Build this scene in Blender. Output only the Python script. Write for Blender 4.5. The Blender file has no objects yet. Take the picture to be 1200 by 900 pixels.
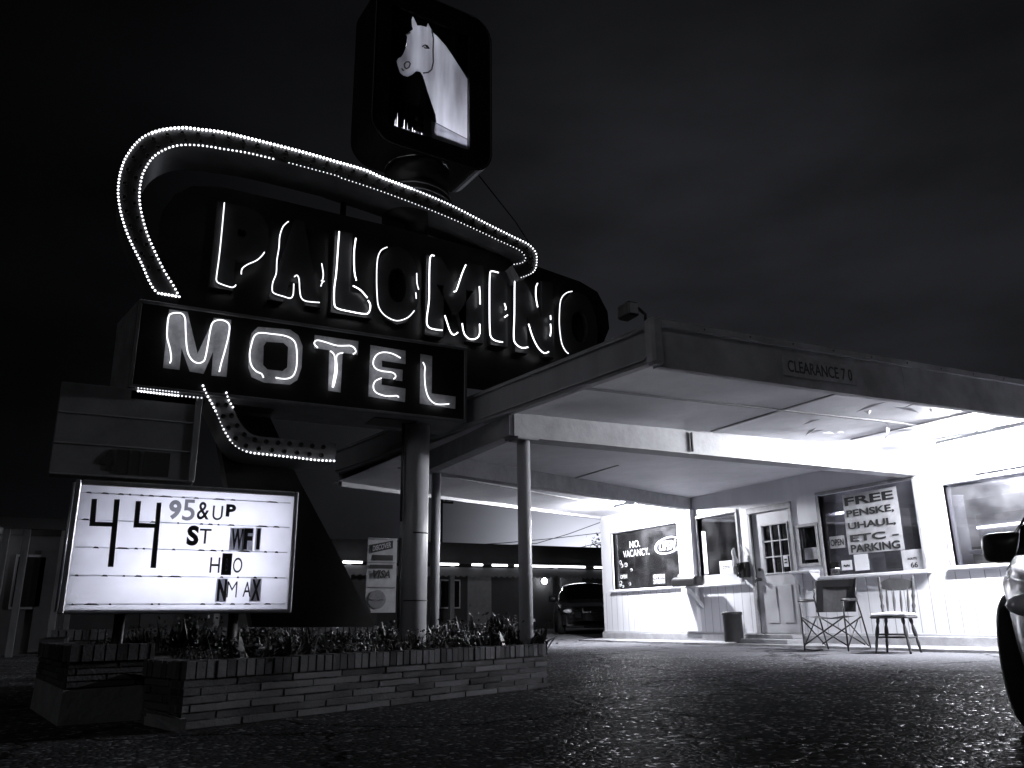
NEON_TOP = [[(0.709,4.289),(0.711,4.007),(0.71,3.751),(0.704,3.562),(0.707,3.511),(0.733,3.488),(0.83,3.469),(0.862,3.479),(0.875,3.5)],[(1.101,3.87),(1.075,3.821),(1.031,3.769),(0.959,3.717),(0.916,3.666),(0.913,3.612)],[(1.297,4.23),(1.253,4.171),(1.228,4.066),(1.228,3.944),(1.218,3.811),(1.221,3.682),(1.198,3.592),(1.195,3.517),(1.215,3.478),(1.304,3.462),(1.363,3.455),(1.386,3.487),(1.389,3.541),(1.387,3.605)],[(1.388,3.675),(1.411,3.696),(1.433,3.657),(1.449,3.53),(1.471,3.47),(1.521,3.451),(1.638,3.46)],[(1.636,3.861),(1.656,3.765),(1.655,3.699),(1.64,3.681)],[(1.67,3.686),(1.651,3.665),(1.641,3.626)],[(1.788,4.233),(1.785,4.038),(1.781,3.789),(1.77,3.632),(1.777,3.48),(1.807,3.43),(1.932,3.418),(2.079,3.417),(2.121,3.446),(2.131,3.518),(2.106,3.563)],[(1.957,4.197),(1.946,4.052),(1.957,3.847),(1.981,3.75)],[(1.95,3.688),(2.028,3.657),(2.099,3.588)],[(2.281,4.168),(2.22,4.121),(2.186,4.022),(2.183,3.839),(2.195,3.636),(2.216,3.512),(2.281,3.435),(2.381,3.4),(2.455,3.415),(2.53,3.463),(2.584,3.536)],[(2.6,3.945),(2.605,3.84),(2.625,3.77)],[(2.595,3.733),(2.601,3.669)],[(2.788,4.176),(2.743,4.153),(2.736,3.944),(2.738,3.68),(2.719,3.494),(2.725,3.404),(2.775,3.373),(2.887,3.375)],[(3.142,4.145),(3.101,4.041),(3.061,3.911),(3.034,3.831),(3.007,3.818)],[(2.912,3.538),(2.939,3.464),(2.972,3.378),(3.012,3.345),(3.057,3.378)],[(3.104,3.483),(3.127,3.376),(3.186,3.327),(3.262,3.344),(3.301,3.402),(3.301,3.509)],[(3.298,3.927),(3.304,3.833),(3.306,3.73)],[(3.523,4.128),(3.443,4.129),(3.42,4.074),(3.415,3.77),(3.417,3.473),(3.433,3.383),(3.489,3.351),(3.567,3.349)],[(3.591,3.787),(3.608,3.735),(3.599,3.717)],[(3.627,3.661),(3.59,3.631)],[(3.732,4.106),(3.716,4.046),(3.708,3.683),(3.696,3.436),(3.715,3.358),(3.786,3.319),(3.865,3.336)],[(3.999,4.093),(3.977,4.037),(3.974,3.924),(3.993,3.814)],[(3.878,3.601),(3.92,3.47),(3.982,3.356),(4.057,3.298),(4.117,3.321)],[(4.147,3.643),(4.151,3.574),(4.14,3.503)],[(4.15,3.742),(4.152,3.694)],[(4.439,4.078),(4.359,4.043),(4.288,3.95),(4.264,3.775),(4.261,3.605),(4.283,3.441),(4.329,3.359),(4.365,3.336)]]
MOTEL_FACES = [[[(0.337,3.108),(0.483,3.109),(0.596,2.752),(0.7,3.092),(0.841,3.095),(0.845,2.577),(0.723,2.574),(0.718,2.788),(0.659,2.581),(0.549,2.586),(0.467,2.781),(0.469,2.59),(0.342,2.592)]],[[(1.068,3.066),(1.346,3.085),(1.424,3.041),(1.468,2.946),(1.471,2.745),(1.441,2.622),(1.379,2.572),(1.159,2.564),(1.049,2.602),(1.016,2.685),(1.008,2.898),(1.019,2.999)],[(1.151,2.939),(1.298,2.951),(1.341,2.917),(1.346,2.729),(1.306,2.688),(1.178,2.687),(1.139,2.721),(1.13,2.896)]],[[(1.571,3.067),(1.978,3.066),(1.976,2.932),(1.835,2.933),(1.834,2.555),(1.721,2.557),(1.71,2.94),(1.57,2.94)]],[[(2.094,3.047),(2.441,3.038),(2.444,2.906),(2.21,2.91),(2.213,2.847),(2.418,2.845),(2.417,2.733),(2.216,2.74),(2.214,2.673),(2.451,2.664),(2.448,2.533),(2.093,2.546)]],[[(2.592,3.029),(2.713,3.024),(2.713,2.647),(2.963,2.644),(2.959,2.522),(2.596,2.535)]]]
MOTEL_NEON = [[[(0.385,2.623),(0.393,2.656),(0.378,2.737),(0.348,2.826),(0.339,2.881),(0.335,2.975),(0.339,3.033),(0.358,3.055),(0.399,3.069),(0.441,3.065),(0.467,3.025),(0.478,2.941),(0.5,2.792),(0.525,2.711),(0.563,2.666),(0.606,2.653),(0.646,2.677),(0.658,2.73),(0.666,2.835),(0.673,2.952),(0.684,3.021),(0.716,3.052),(0.758,3.062),(0.803,3.05),(0.826,3.014),(0.823,2.917),(0.807,2.798),(0.787,2.681),(0.777,2.6)]],[[(1.141,2.593),(1.121,2.626),(1.075,2.643),(1.03,2.695),(1.01,2.789),(1.02,2.888),(1.037,2.959),(1.081,2.995),(1.175,3.0),(1.286,3.001),(1.363,2.978),(1.4,2.923),(1.415,2.806),(1.413,2.706),(1.385,2.634),(1.322,2.605),(1.243,2.606)]],[[(1.594,2.931),(1.563,2.957),(1.562,2.983),(1.59,3.002),(1.668,2.993),(1.767,2.977),(1.865,2.991),(1.885,2.994),(1.921,2.983),(1.941,2.956),(1.94,2.935),(1.918,2.916)],[(1.707,2.917),(1.741,2.891),(1.758,2.832),(1.759,2.732),(1.746,2.61),(1.744,2.579)],[(1.825,2.917),(1.78,2.897),(1.765,2.854),(1.778,2.754),(1.767,2.652),(1.751,2.58)]],[[(2.376,2.942),(2.295,2.973),(2.212,2.976),(2.15,2.949),(2.116,2.892),(2.114,2.839),(2.146,2.802),(2.208,2.79),(2.29,2.79),(2.326,2.774),(2.331,2.747),(2.313,2.728)],[(2.196,2.722),(2.14,2.688),(2.121,2.635),(2.139,2.586),(2.195,2.562),(2.267,2.556),(2.349,2.57),(2.366,2.555)]],[[(2.599,2.93),(2.621,2.886),(2.619,2.801),(2.632,2.675),(2.666,2.585),(2.721,2.539),(2.786,2.534),(2.873,2.549)]]]
ARROW_OUT = [(0.242,3.258),(0.202,3.29),(0.152,3.369),(0.089,3.495),(0.017,3.619),(-0.049,3.744),(-0.109,3.892),(-0.152,4.044),(-0.169,4.162),(-0.17,4.286),(-0.154,4.415),(-0.123,4.519),(-0.075,4.628),(-0.015,4.714),(0.065,4.78),(0.148,4.831),(0.287,4.885),(0.413,4.906),(0.615,4.935),(0.884,4.939),(1.181,4.935),(1.489,4.926),(1.701,4.912),(1.743,4.912),(1.99,4.896),(2.193,4.852),(2.504,4.807),(2.907,4.728),(3.325,4.607),(3.612,4.528),(3.817,4.472),(3.905,4.404),(3.927,4.322),(3.909,4.205),(3.855,4.132),(3.721,4.056)]
ARROW_IN = [(0.408,3.255),(0.347,3.356),(0.267,3.47),(0.185,3.614),(0.111,3.759),(0.053,3.908),(0.011,4.062),(-0.002,4.183),(0.002,4.309),(0.025,4.41),(0.066,4.513),(0.136,4.605),(0.234,4.68),(0.338,4.722),(0.482,4.751),(0.649,4.764),(0.724,4.772),(0.895,4.783),(1.191,4.78),(1.498,4.769),(1.708,4.76),(1.751,4.747),(1.997,4.721),(2.249,4.689),(2.64,4.626),(3.046,4.545),(3.467,4.44),(3.712,4.378),(3.779,4.321),(3.784,4.279),(3.739,4.233),(3.631,4.192)]
HOOK_OUT = [(0.663,2.475),(0.698,2.405),(0.743,2.335),(0.793,2.248),(0.845,2.143),(0.894,2.065),(0.96,1.989),(1.068,1.943),(1.244,1.933),(1.461,1.926),(1.646,1.918),(1.816,1.923)]
HOOK_IN = [(0.843,2.468),(0.876,2.378),(0.916,2.317),(0.967,2.229),(1.025,2.151),(1.109,2.094),(1.269,2.086),(1.451,2.087),(1.637,2.085),(1.818,2.081)]
ROW_A = [(0.175,2.398),(0.476,2.396)]
ROW_B = [(0.178,2.372),(0.479,2.367),(0.661,2.369)]
PANEL = [(0.351,3.362),(0.246,3.564),(0.185,3.825),(0.202,4.142),(0.291,4.337),(0.426,4.458),(0.686,4.514),(1.241,4.504),(2.464,4.473),(3.755,4.405),(4.632,4.283),(4.86,4.197),(4.989,3.975),(5.002,3.767),(4.923,3.6)]
FIN = [(0.791,2.576),(1.255,2.542),(1.624,1.849),(2.019,1.197),(2.415,0.511),(1.314,0.526)]
HORSE = [(-0.282,6.981),(-0.293,6.933),(-0.286,6.852),(-0.273,6.816),(-0.322,6.753),(-0.359,6.709),(-0.339,6.69),(-0.344,6.619),(-0.35,6.548),(-0.378,6.454),(-0.402,6.403),(-0.438,6.369),(-0.454,6.328),(-0.435,6.268),(-0.408,6.199),(-0.37,6.182),(-0.32,6.186),(-0.259,6.245),(-0.222,6.295),(-0.171,6.307),(-0.139,6.266),(-0.117,6.206),(-0.077,6.087),(-0.023,5.946),(0.023,5.829),(0.032,5.753),(0.027,5.593),(0.415,5.579),(0.412,6.442),(0.343,6.527),(0.247,6.644),(0.137,6.768),(0.029,6.849),(-0.025,6.877),(-0.052,6.913),(-0.093,6.975),(-0.11,6.916),(-0.184,6.903),(-0.222,6.886),(-0.25,6.939),(-0.271,6.977)]
HORSE_MARKS = [[(-0.047,6.902),(-0.024,6.798),(-0.026,6.629),(-0.019,6.493),(-0.038,6.388),(-0.081,6.33),(-0.14,6.298)],[(-0.157,6.635),(-0.127,6.67),(-0.087,6.659),(-0.074,6.642)],[(-0.139,6.629),(-0.095,6.636)],[(-0.367,6.318),(-0.345,6.359),(-0.313,6.372),(-0.294,6.353),(-0.311,6.305),(-0.343,6.273),(-0.361,6.285),(-0.367,6.318)],[(-0.397,6.257),(-0.372,6.235)],[(-0.339,6.718),(-0.31,6.753)]]
READER={'9':(0.501,0.592,1.354,1.509),'5':(0.603,0.696,1.35,1.519),'&':(0.713,0.806,1.363,1.505),'U':(0.831,0.91,1.363,1.48),'P':(0.933,1.011,1.395,1.497),'S':(0.654,0.743,1.154,1.314),'T':(0.747,0.836,1.173,1.291),'W':(0.993,1.085,1.135,1.302),'F':(1.093,1.16,1.137,1.306),'I':(1.194,1.22,1.139,1.309),'H':(0.847,0.923,0.947,1.068),'B':(0.936,1.013,0.931,1.102),'O':(1.023,1.096,0.949,1.07),'N':(0.921,0.989,0.73,0.898),'M':(0.993,1.07,0.758,0.882),'A':(1.116,1.179,0.763,0.88),'X':(1.183,1.253,0.733,0.901)}
FF=[[(-0.053,1.485),(-0.016,1.487),(-0.007,1.313),(0.11,1.313),(0.103,1.49),(0.142,1.492),(0.155,0.98),(0.116,0.979),(0.109,1.281),(-0.045,1.28)],[(0.256,1.485),(0.294,1.487),(0.296,1.318),(0.411,1.316),(0.407,1.481),(0.442,1.483),(0.453,0.976),(0.413,0.977),(0.41,1.283),(0.26,1.28)]]
PX = 17.78
WIRES = [[(17.8,44.2,4.9),(19.5,44.2,4.85),(21.9,44.2,5.05),(25.5,44.2,5.45),(28.9,44.2,5.91),(36,44.2,7.0)],[(20,44.5,4.75),(24.3,44.4,5.12),(26.5,44.3,5.75),(28.8,44.2,6.55),(36,44,9.3)],[(24,44,4.6),(27.3,44,4.95),(28.9,44,5.32),(36,44,7.2)]]
TUBES = [(14.2,8.0,9.37,2.07),(11.2,9.7,10.14,2.24),(10.7,10.5,10.7,2.22),(10.42,11.3,14.4,2.55),(10.42,3.4,8.9,2.55)]
# ---------------------------------------------------------------- helpers
import bpy, math, random
from mathutils import Vector, Matrix
random.seed(7)
SC = bpy.context.scene
COL = SC.collection
R = math.radians
ORG = {}

class MB:
    """collects faces; build() links them as one mesh object"""
    def __init__(s): s.v = []; s.f = []; s.sm = []
    def add(s, vs, fs, smooth=False):
        o = len(s.v); s.v += [tuple(v) for v in vs]
        s.f += [tuple(i + o for i in f) for f in fs]; s.sm += [smooth] * len(fs)
        return s
    def box(s, x0, x1, y0, y1, z0, z1):
        x0, x1 = sorted((x0, x1)); y0, y1 = sorted((y0, y1)); z0, z1 = sorted((z0, z1))
        vs = [(x0,y0,z0),(x1,y0,z0),(x1,y1,z0),(x0,y1,z0),(x0,y0,z1),(x1,y0,z1),(x1,y1,z1),(x0,y1,z1)]
        return s.add(vs, [(0,3,2,1),(4,5,6,7),(0,1,5,4),(1,2,6,5),(2,3,7,6),(3,0,4,7)])
    def bbox(s, x0, x1, y0, y1, z0, z1, b=.006):
        """box with chamfered vertical and horizontal edges (cheap bevel)"""
        x0, x1 = sorted((x0, x1)); y0, y1 = sorted((y0, y1)); z0, z1 = sorted((z0, z1))
        b = min(b, (x1-x0)*.4, (y1-y0)*.4, (z1-z0)*.4)
        def ring(i, z): return [(x0+i,y0+b,z),(x0+b,y0+i,z),(x1-b,y0+i,z),(x1-i,y0+b,z),(x1-i,y1-b,z),(x1-b,y1-i,z),(x0+b,y1-i,z),(x0+i,y1-b,z)]
        def inner(z): return [(x0+b,y0+b*1.4,z),(x0+b*1.4,y0+b,z),(x1-b*1.4,y0+b,z),(x1-b,y0+b*1.4,z),(x1-b,y1-b*1.4,z),(x1-b*1.4,y1-b,z),(x0+b*1.4,y1-b,z),(x0+b,y1-b*1.4,z)]
        vs = inner(z0)+ring(0,z0+b)+ring(0,z1-b)+inner(z1)
        fs = [tuple(range(7,-1,-1)), tuple(range(24,32))]
        for k in range(3):
            for i in range(8):
                j=(i+1)%8; fs.append((k*8+i,k*8+j,k*8+8+j,k*8+8+i))
        return s.add(vs, fs)
    def hexa(s, lo, hi):
        """lo, hi: 4 points each (ccw seen from above)"""
        vs = list(lo)+list(hi)
        return s.add(vs, [(0,3,2,1),(4,5,6,7),(0,1,5,4),(1,2,6,5),(2,3,7,6),(3,0,4,7)])
    def prism(s, pts, d):
        """closed 3D polygon extruded by vector d"""
        n = len(pts); d = Vector(d)
        vs = [Vector(p) for p in pts] + [Vector(p)+d for p in pts]
        fs = [tuple(range(n)), tuple(range(2*n-1, n-1, -1))] + [(i, n+i, n+(i+1)%n, (i+1)%n) for i in range(n)]
        return s.add(vs, fs)
    def tube(s, path, r, n=8, closed=False, caps=True):
        P = [Vector(p) for p in path]; m = len(P)
        rs = r if isinstance(r, (list, tuple)) else [r]*m
        vs = []; prev = None
        for i, p in enumerate(P):
            a = P[(i-1) % m] if (closed or i > 0) else P[i]
            b = P[(i+1) % m] if (closed or i < m-1) else P[i]
            t = (b-a); t = t.normalized() if t.length > 1e-9 else Vector((0,0,1))
            if prev is None:
                u = t.orthogonal().normalized()
            else:
                u = prev - t*prev.dot(t); u = u.normalized() if u.length > 1e-6 else t.orthogonal().normalized()
            prev = u; w = t.cross(u)
            for k in range(n):
                an = 2*math.pi*k/n
                vs.append(p + (u*math.cos(an)+w*math.sin(an))*rs[i])
        fs = []
        for i in range(m if closed else m-1):
            j = (i+1) % m
            for k in range(n):
                l = (k+1) % n; fs.append((i*n+k, i*n+l, j*n+l, j*n+k))
        if caps and not closed:
            fs.append(tuple(range(n-1,-1,-1))); fs.append(tuple((m-1)*n+k for k in range(n)))
        return s.add(vs, fs, True)
    def lathe(s, prof, c=(0,0,0), n=24, axis='Z', smooth=True):
        """prof: (radius, height) list"""
        vs = []; m = len(prof)
        for (r, h) in prof:
            for k in range(n):
                a = 2*math.pi*k/n; p = (r*math.cos(a), r*math.sin(a), h)
                if axis == 'Y': p = (p[0], p[2], p[1])
                if axis == 'X': p = (p[2], p[0], p[1])
                vs.append((c[0]+p[0], c[1]+p[1], c[2]+p[2]))
        fs = [(i*n+k, i*n+(k+1)%n, (i+1)*n+(k+1)%n, (i+1)*n+k) for i in range(m-1) for k in range(n)]
        fs += [tuple(range(n-1,-1,-1)), tuple((m-1)*n+k for k in range(n))]
        return s.add(vs, fs, smooth)
    def ball(s, c, r, n=8, m=5, sq=(1,1,1)):
        prof = []
        vs = [(c[0],c[1],c[2]-r*sq[2])]
        for i in range(1, m):
            a = math.pi*i/m - math.pi/2
            for k in range(n):
                b = 2*math.pi*k/n
                vs.append((c[0]+r*sq[0]*math.cos(a)*math.cos(b), c[1]+r*sq[1]*math.cos(a)*math.sin(b), c[2]+r*sq[2]*math.sin(a)))
        vs.append((c[0],c[1],c[2]+r*sq[2])); L = len(vs)-1
        fs = [(0, 1+(k+1)%n, 1+k) for k in range(n)]
        for i in range(m-2):
            for k in range(n):
                fs.append((1+i*n+k, 1+i*n+(k+1)%n, 1+(i+1)*n+(k+1)%n, 1+(i+1)*n+k))
        fs += [(1+(m-2)*n+k, 1+(m-2)*n+(k+1)%n, L) for k in range(n)]
        return s.add(vs, fs, True)
    def build(s, name, mat, parent=None, fix=False):
        off = Vector((0,0,0))
        if parent is not None: off = ORG.get(parent.name, Vector((0,0,0)))
        me = bpy.data.meshes.new(name)
        me.from_pydata([tuple(Vector(v)-off) for v in s.v], [], s.f)
        for p, q in zip(me.polygons, s.sm): p.use_smooth = q
        me.validate()
        if fix:
            import bmesh
            bm = bmesh.new(); bm.from_mesh(me); bmesh.ops.recalc_face_normals(bm, faces=bm.faces); bm.to_mesh(me); bm.free()
        me.materials.append(mat); me.update()
        o = bpy.data.objects.new(name, me); COL.objects.link(o)
        if parent is not None:
            o.parent = parent; ORG[o.name] = off
        return o

def tag(o, label, cat=None, group=None, kind=None):
    if label: o['label'] = label
    if cat: o['category'] = cat
    if group: o['group'] = group
    if kind: o['kind'] = kind
    return o
def thing(name, label, cat, loc=(0,0,0), group=None):
    o = bpy.data.objects.new(name, None); COL.objects.link(o); o.location = loc
    o.empty_display_size = .2
    ORG[o.name] = Vector(loc)
    return tag(o, label, cat, group)
def copy_tree(o, parent=None):
    c = o.copy(); COL.objects.link(c)
    if parent is not None: c.parent = parent
    for ch in list(o.children): copy_tree(ch, c)
    return c
def structure(name, mb, mat):
    return tag(mb.build(name, mat), None, kind='structure')

# text made of the built-in font, fitted into a rectangle of a plane
_fonts = {}
def text_mb(mb, s, org, ux, uz, w, h, depth=.004, bold=0.0, shear=0.0):
    cu = bpy.data.curves.new('t', 'FONT'); cu.body = s; cu.size = 1; cu.offset = bold; cu.shear = shear
    cu.extrude = 0; cu.fill_mode = 'FRONT'; cu.resolution_u = 4
    ob = bpy.data.objects.new('t', cu); COL.objects.link(ob)
    dg = bpy.context.evaluated_depsgraph_get(); dg.update()
    me = bpy.data.meshes.new_from_object(ob.evaluated_get(dg))
    vs = [v.co.copy() for v in me.vertices]; fs = [tuple(p.vertices) for p in me.polygons]
    bpy.data.objects.remove(ob); bpy.data.curves.remove(cu); bpy.data.meshes.remove(me)
    x0 = min(v.x for v in vs); x1 = max(v.x for v in vs); y0 = min(v.y for v in vs); y1 = max(v.y for v in vs)
    org = Vector(org); ux = Vector(ux); uz = Vector(uz); nn = ux.cross(uz).normalized()
    P = [org + ux*((v.x-x0)/max(1e-6, x1-x0)*w) + uz*((v.y-y0)/max(1e-6, y1-y0)*h) for v in vs]
    # front face + side walls
    edges = {}
    for f in fs:
        for i in range(len(f)):
            a, b = f[i], f[(i+1) % len(f)]
            edges[(a,b)] = 1
    n = len(P)
    allv = [p + nn*depth for p in P] + P
    ff = [f for f in fs]
    for (a,b) in edges:
        if (b,a) not in edges: ff.append((b, a, n+a, n+b))
    return mb.add(allv, ff)

# ---------------------------------------------------------------- materials (black and white film: every colour is a grey)
def g(v, warm=0): return (v*.985, v*.99, v*1.04, 1)
def new_mat(name):
    m = bpy.data.materials.new(name); m.use_nodes = True
    nt = m.node_tree; b = nt.nodes['Principled BSDF']
    return m, nt, b
def mat(name, v, rough=.6, metal=0, noise=.15, scale=6, bump=0, bscale=40, spec=.5, v2=None, coat=0, streak=False):
    m, nt, b = new_mat(name); N = nt.nodes; L = nt.links
    b.inputs['Roughness'].default_value = rough; b.inputs['Metallic'].default_value = metal
    b.inputs['Specular IOR Level'].default_value = spec
    if coat: b.inputs['Coat Weight'].default_value = coat; b.inputs['Coat Roughness'].default_value = .05
    tc = N.new('ShaderNodeTexCoord'); mp = N.new('ShaderNodeMapping'); L.new(tc.outputs['Object'], mp.inputs[0])
    if streak: mp.inputs['Scale'].default_value = (1, 1, .15)
    no = N.new('ShaderNodeTexNoise'); no.inputs['Scale'].default_value = scale; no.inputs['Detail'].default_value = 8; no.inputs['Roughness'].default_value = .65
    L.new(mp.outputs[0], no.inputs['Vector'])
    cr = N.new('ShaderNodeValToRGB'); cr.color_ramp.elements[0].position = .3; cr.color_ramp.elements[1].position = .7
    lo = v*(1-noise) if v2 is None else v2
    cr.color_ramp.elements[0].color = g(lo); cr.color_ramp.elements[1].color = g(v*(1+noise*.4) if v2 is None else v)
    L.new(no.outputs['Fac'], cr.inputs[0]); L.new(cr.outputs[0], b.inputs['Base Color'])
    rr = N.new('ShaderNodeMapRange'); rr.inputs['To Min'].default_value = max(.02, rough-.08); rr.inputs['To Max'].default_value = min(1, rough+.1)
    L.new(no.outputs['Fac'], rr.inputs['Value']); L.new(rr.outputs[0], b.inputs['Roughness'])
    if bump:
        n2 = N.new('ShaderNodeTexNoise'); n2.inputs['Scale'].default_value = bscale; n2.inputs['Detail'].default_value = 6
        L.new(tc.outputs['Object'], n2.inputs['Vector'])
        bp = N.new('ShaderNodeBump'); bp.inputs['Strength'].default_value = bump; bp.inputs['Distance'].default_value = .01
        L.new(n2.outputs['Fac'], bp.inputs['Height']); L.new(bp.outputs[0], b.inputs['Normal'])
    return m
def emit(name, v, strength, base=.5):
    m, nt, b = new_mat(name)
    b.inputs['Base Color'].default_value = g(base); b.inputs['Emission Color'].default_value = (v*.96, v*.97, v*1.03, 1)
    b.inputs['Emission Strength'].default_value = strength
    return m

M = {}
M['wall'] = mat('painted_wall', .72, .55, noise=.12, scale=2.2, bump=.15, bscale=60, streak=True)
def siding():
    m = mat('grooved_panelling', .7, .5, noise=.14, scale=2.5, streak=True)
    nt = m.node_tree; N = nt.nodes; L = nt.links; b = N['Principled BSDF']
    tc = N.new('ShaderNodeTexCoord'); sp = N.new('ShaderNodeSeparateXYZ'); L.new(tc.outputs['Object'], sp.inputs[0])
    mu = N.new('ShaderNodeMath'); mu.operation = 'MULTIPLY'; mu.inputs[1].default_value = 1/.2
    fr = N.new('ShaderNodeMath'); fr.operation = 'FRACT'; L.new(sp.outputs['Y'], mu.inputs[0]); L.new(mu.outputs[0], fr.inputs[0])
    lt = N.new('ShaderNodeMath'); lt.operation = 'GREATER_THAN'; lt.inputs[1].default_value = .06; L.new(fr.outputs[0], lt.inputs[0])
    bp = N.new('ShaderNodeBump'); bp.inputs['Strength'].default_value = 1; bp.inputs['Distance'].default_value = .012
    L.new(lt.outputs[0], bp.inputs['Height']); L.new(bp.outputs[0], b.inputs['Normal'])
    mx = N.new('ShaderNodeMix'); mx.data_type = 'RGBA'; mx.blend_type = 'MULTIPLY'; mx.inputs[0].default_value = 1
    mr = N.new('ShaderNodeMapRange'); mr.inputs['To Min'].default_value = .45; L.new(lt.outputs[0], mr.inputs['Value'])
    src = b.inputs['Base Color'].links[0].from_socket
    L.new(src, mx.inputs[6]); L.new(mr.outputs[0], mx.inputs[7]); L.new(mx.outputs[2], b.inputs['Base Color'])
    return m
M['siding'] = siding()
M['trim'] = mat('trim_paint', .5, .5, noise=.2, scale=8)
M['dtrim'] = mat('worn_dark_trim', .3, .5, noise=.3, scale=9)
M['door'] = mat('door_paint', .5, .4, noise=.12, scale=3)
M['conc'] = mat('concrete', .34, .85, noise=.35, scale=5, bump=.4, bscale=50)
def soffit_mat():
    m = mat('stained_soffit_board', .74, .5, noise=.0, scale=1.1, bump=.25, bscale=9, v2=.5)
    return m
M['soffit'] = soffit_mat()
M['soffit'].node_tree.nodes['Noise Texture'].inputs['Roughness'].default_value = .75
M['beam'] = mat('painted_beam', .32, .55, noise=.3, scale=4, bump=.3, bscale=20)
M['fascia'] = mat('metal_fascia', .36, .45, noise=.25, scale=3, bump=.12, bscale=14, streak=True)
M['fascia2'] = mat('weathered_front_fascia', .62, .6, noise=.45, scale=2.2, bump=.3, bscale=18)
M['post'] = mat('painted_steel_post', .42, .42, noise=.2, scale=7, streak=True)
M['bigpole'] = mat('big_pole_paint', .4, .42, noise=.3, scale=3, streak=True)
M['black'] = mat('black_enamel', .018, .4, noise=.4, scale=4, bump=.1, bscale=12)
M['black2'] = mat('sooty_sheet_metal', .03, .5, noise=.5, scale=3, bump=.2, bscale=8)
M['letter'] = mat('letter_enamel', .05, .35, noise=.3, scale=6)
M['mface'] = mat('faded_letter_paint', .7, .6, noise=.35, scale=14)
M['mtext'] = mat('faded_lettering', .12, .6, noise=.4, scale=30)
M['mbox'] = mat('sign_cabinet_side', .2, .5, noise=.4, scale=5, streak=True)
M['hook_face'] = mat('hook_face_metal', .22, .5, noise=.4, scale=6)
M['arrow_face'] = mat('arrow_face_metal', .04, .45, noise=.45, scale=6)
M['arrow_side'] = mat('arrow_side_metal', .2, .42, noise=.4, scale=4)
M['socket'] = mat('empty_socket', .008, .5, noise=.2)
M['neon'] = emit('lit_neon_tube', 1, 1.9)
M['neon_hi'] = emit('lit_neon_tube_bright', 1, 3)
M['bulb'] = emit('lit_bulb', 1, 3)
M['bulb_hi'] = emit('lit_bulb_bright', 1, 5)
M['bulb_dim'] = emit('lit_bulb_dim', 1, 1.6)
M['tube_lit'] = emit('fluorescent_tube', 1, 5)
M['lampA'] = emit('canopy_lamp_tube', 1, 2700)
M['lampB'] = emit('eave_lamp_tube', 1, 5600)
M['tube_in'] = emit('office_tube', 1, 14)
M['tube_fill'] = emit('office_fill_tube', 1, 55)  # for the hidden tubes added as office fill light
M['inner_tube'] = emit('cabinet_tube', 1, 1)
M['galv'] = mat('galvanised_frame', .3, .3, metal=.6, noise=.4, scale=7, streak=True)
M['greyface'] = mat('unlit_sign_face', .16, .5, noise=.4, scale=3)
M['dark'] = mat('dark_lettering', .012, .6, noise=.2)
M['dletter'] = mat('black_acrylic_letter', .02, .4, noise=.2)
M['gletter'] = mat('worn_grey_letter', .16, .5, noise=.7, scale=60)
M['paper'] = mat('white_paper', .75, .7, noise=.06)
M['signwhite'] = mat('sign_white', .42, .5, noise=.3, scale=8)
M['signmid'] = mat('sign_mid', .2, .5, noise=.3, scale=12)
M['clear'] = mat('clearance_plate', .6, .6, noise=.35, scale=10)
M['soil'] = mat('planter_soil', .03, .95, noise=.5, scale=20, bump=.8, bscale=30)
M['leaf'] = mat('bed_leaf', .022, .5, noise=.5, scale=9)
M['flower'] = mat('pale_petal', .45, .6, noise=.3)
M['chrome'] = mat('chrome', .7, .15, metal=1, noise=.1)
M['wood'] = mat('varnished_wood', .05, .6, spec=.2, noise=.5, scale=14, streak=True)
M['cushion'] = mat('pale_cushion', .75, .8, noise=.08)
M['chairblk'] = mat('black_tube_steel', .02, .35, noise=.3)
M['canvas'] = mat('dark_canvas', .06, .85, noise=.3, scale=20)
M['canvas2'] = mat('grey_mesh_cloth', .14, .9, noise=.2, scale=60)
M['carpaint'] = mat('dark_car_paint', .05, .25, metal=.4, noise=.1, coat=1, scale=3)
M['carpaint2'] = mat('grey_car_paint', .12, .3, metal=.6, noise=.08, coat=1, scale=3)
M['carglass'] = mat('car_glass', .01, .04, noise=.1, spec=.8)
M['tyre'] = mat('tyre_rubber', .02, .8, noise=.3, scale=30, bump=.4, bscale=60)
M['rim'] = mat('alloy_rim', .12, .35, metal=.8, noise=.3)
M['lens'] = mat('headlamp_lens', .85, .25, metal=0, noise=.2, scale=20, spec=1)
M['plastic'] = mat('black_plastic', .02, .35, noise=.2)
M['room'] = mat('office_wall', .5, .8, noise=.3, scale=1.5)
M['roomdark'] = mat('office_dark_furniture', .05, .6, noise=.5, scale=5)
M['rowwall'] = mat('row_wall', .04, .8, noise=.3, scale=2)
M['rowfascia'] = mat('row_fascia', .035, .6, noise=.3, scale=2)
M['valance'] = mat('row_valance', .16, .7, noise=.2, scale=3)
M['rowdoor'] = mat('row_door', .2, .5, noise=.2)
M['bark'] = mat('pole_wood', .06, .9, noise=.4, scale=12, streak=True)
M['wire'] = mat('black_cable', .01, .7, noise=.1)
M['foliage'] = mat('tree_foliage', .03, .7, noise=.5)

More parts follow.
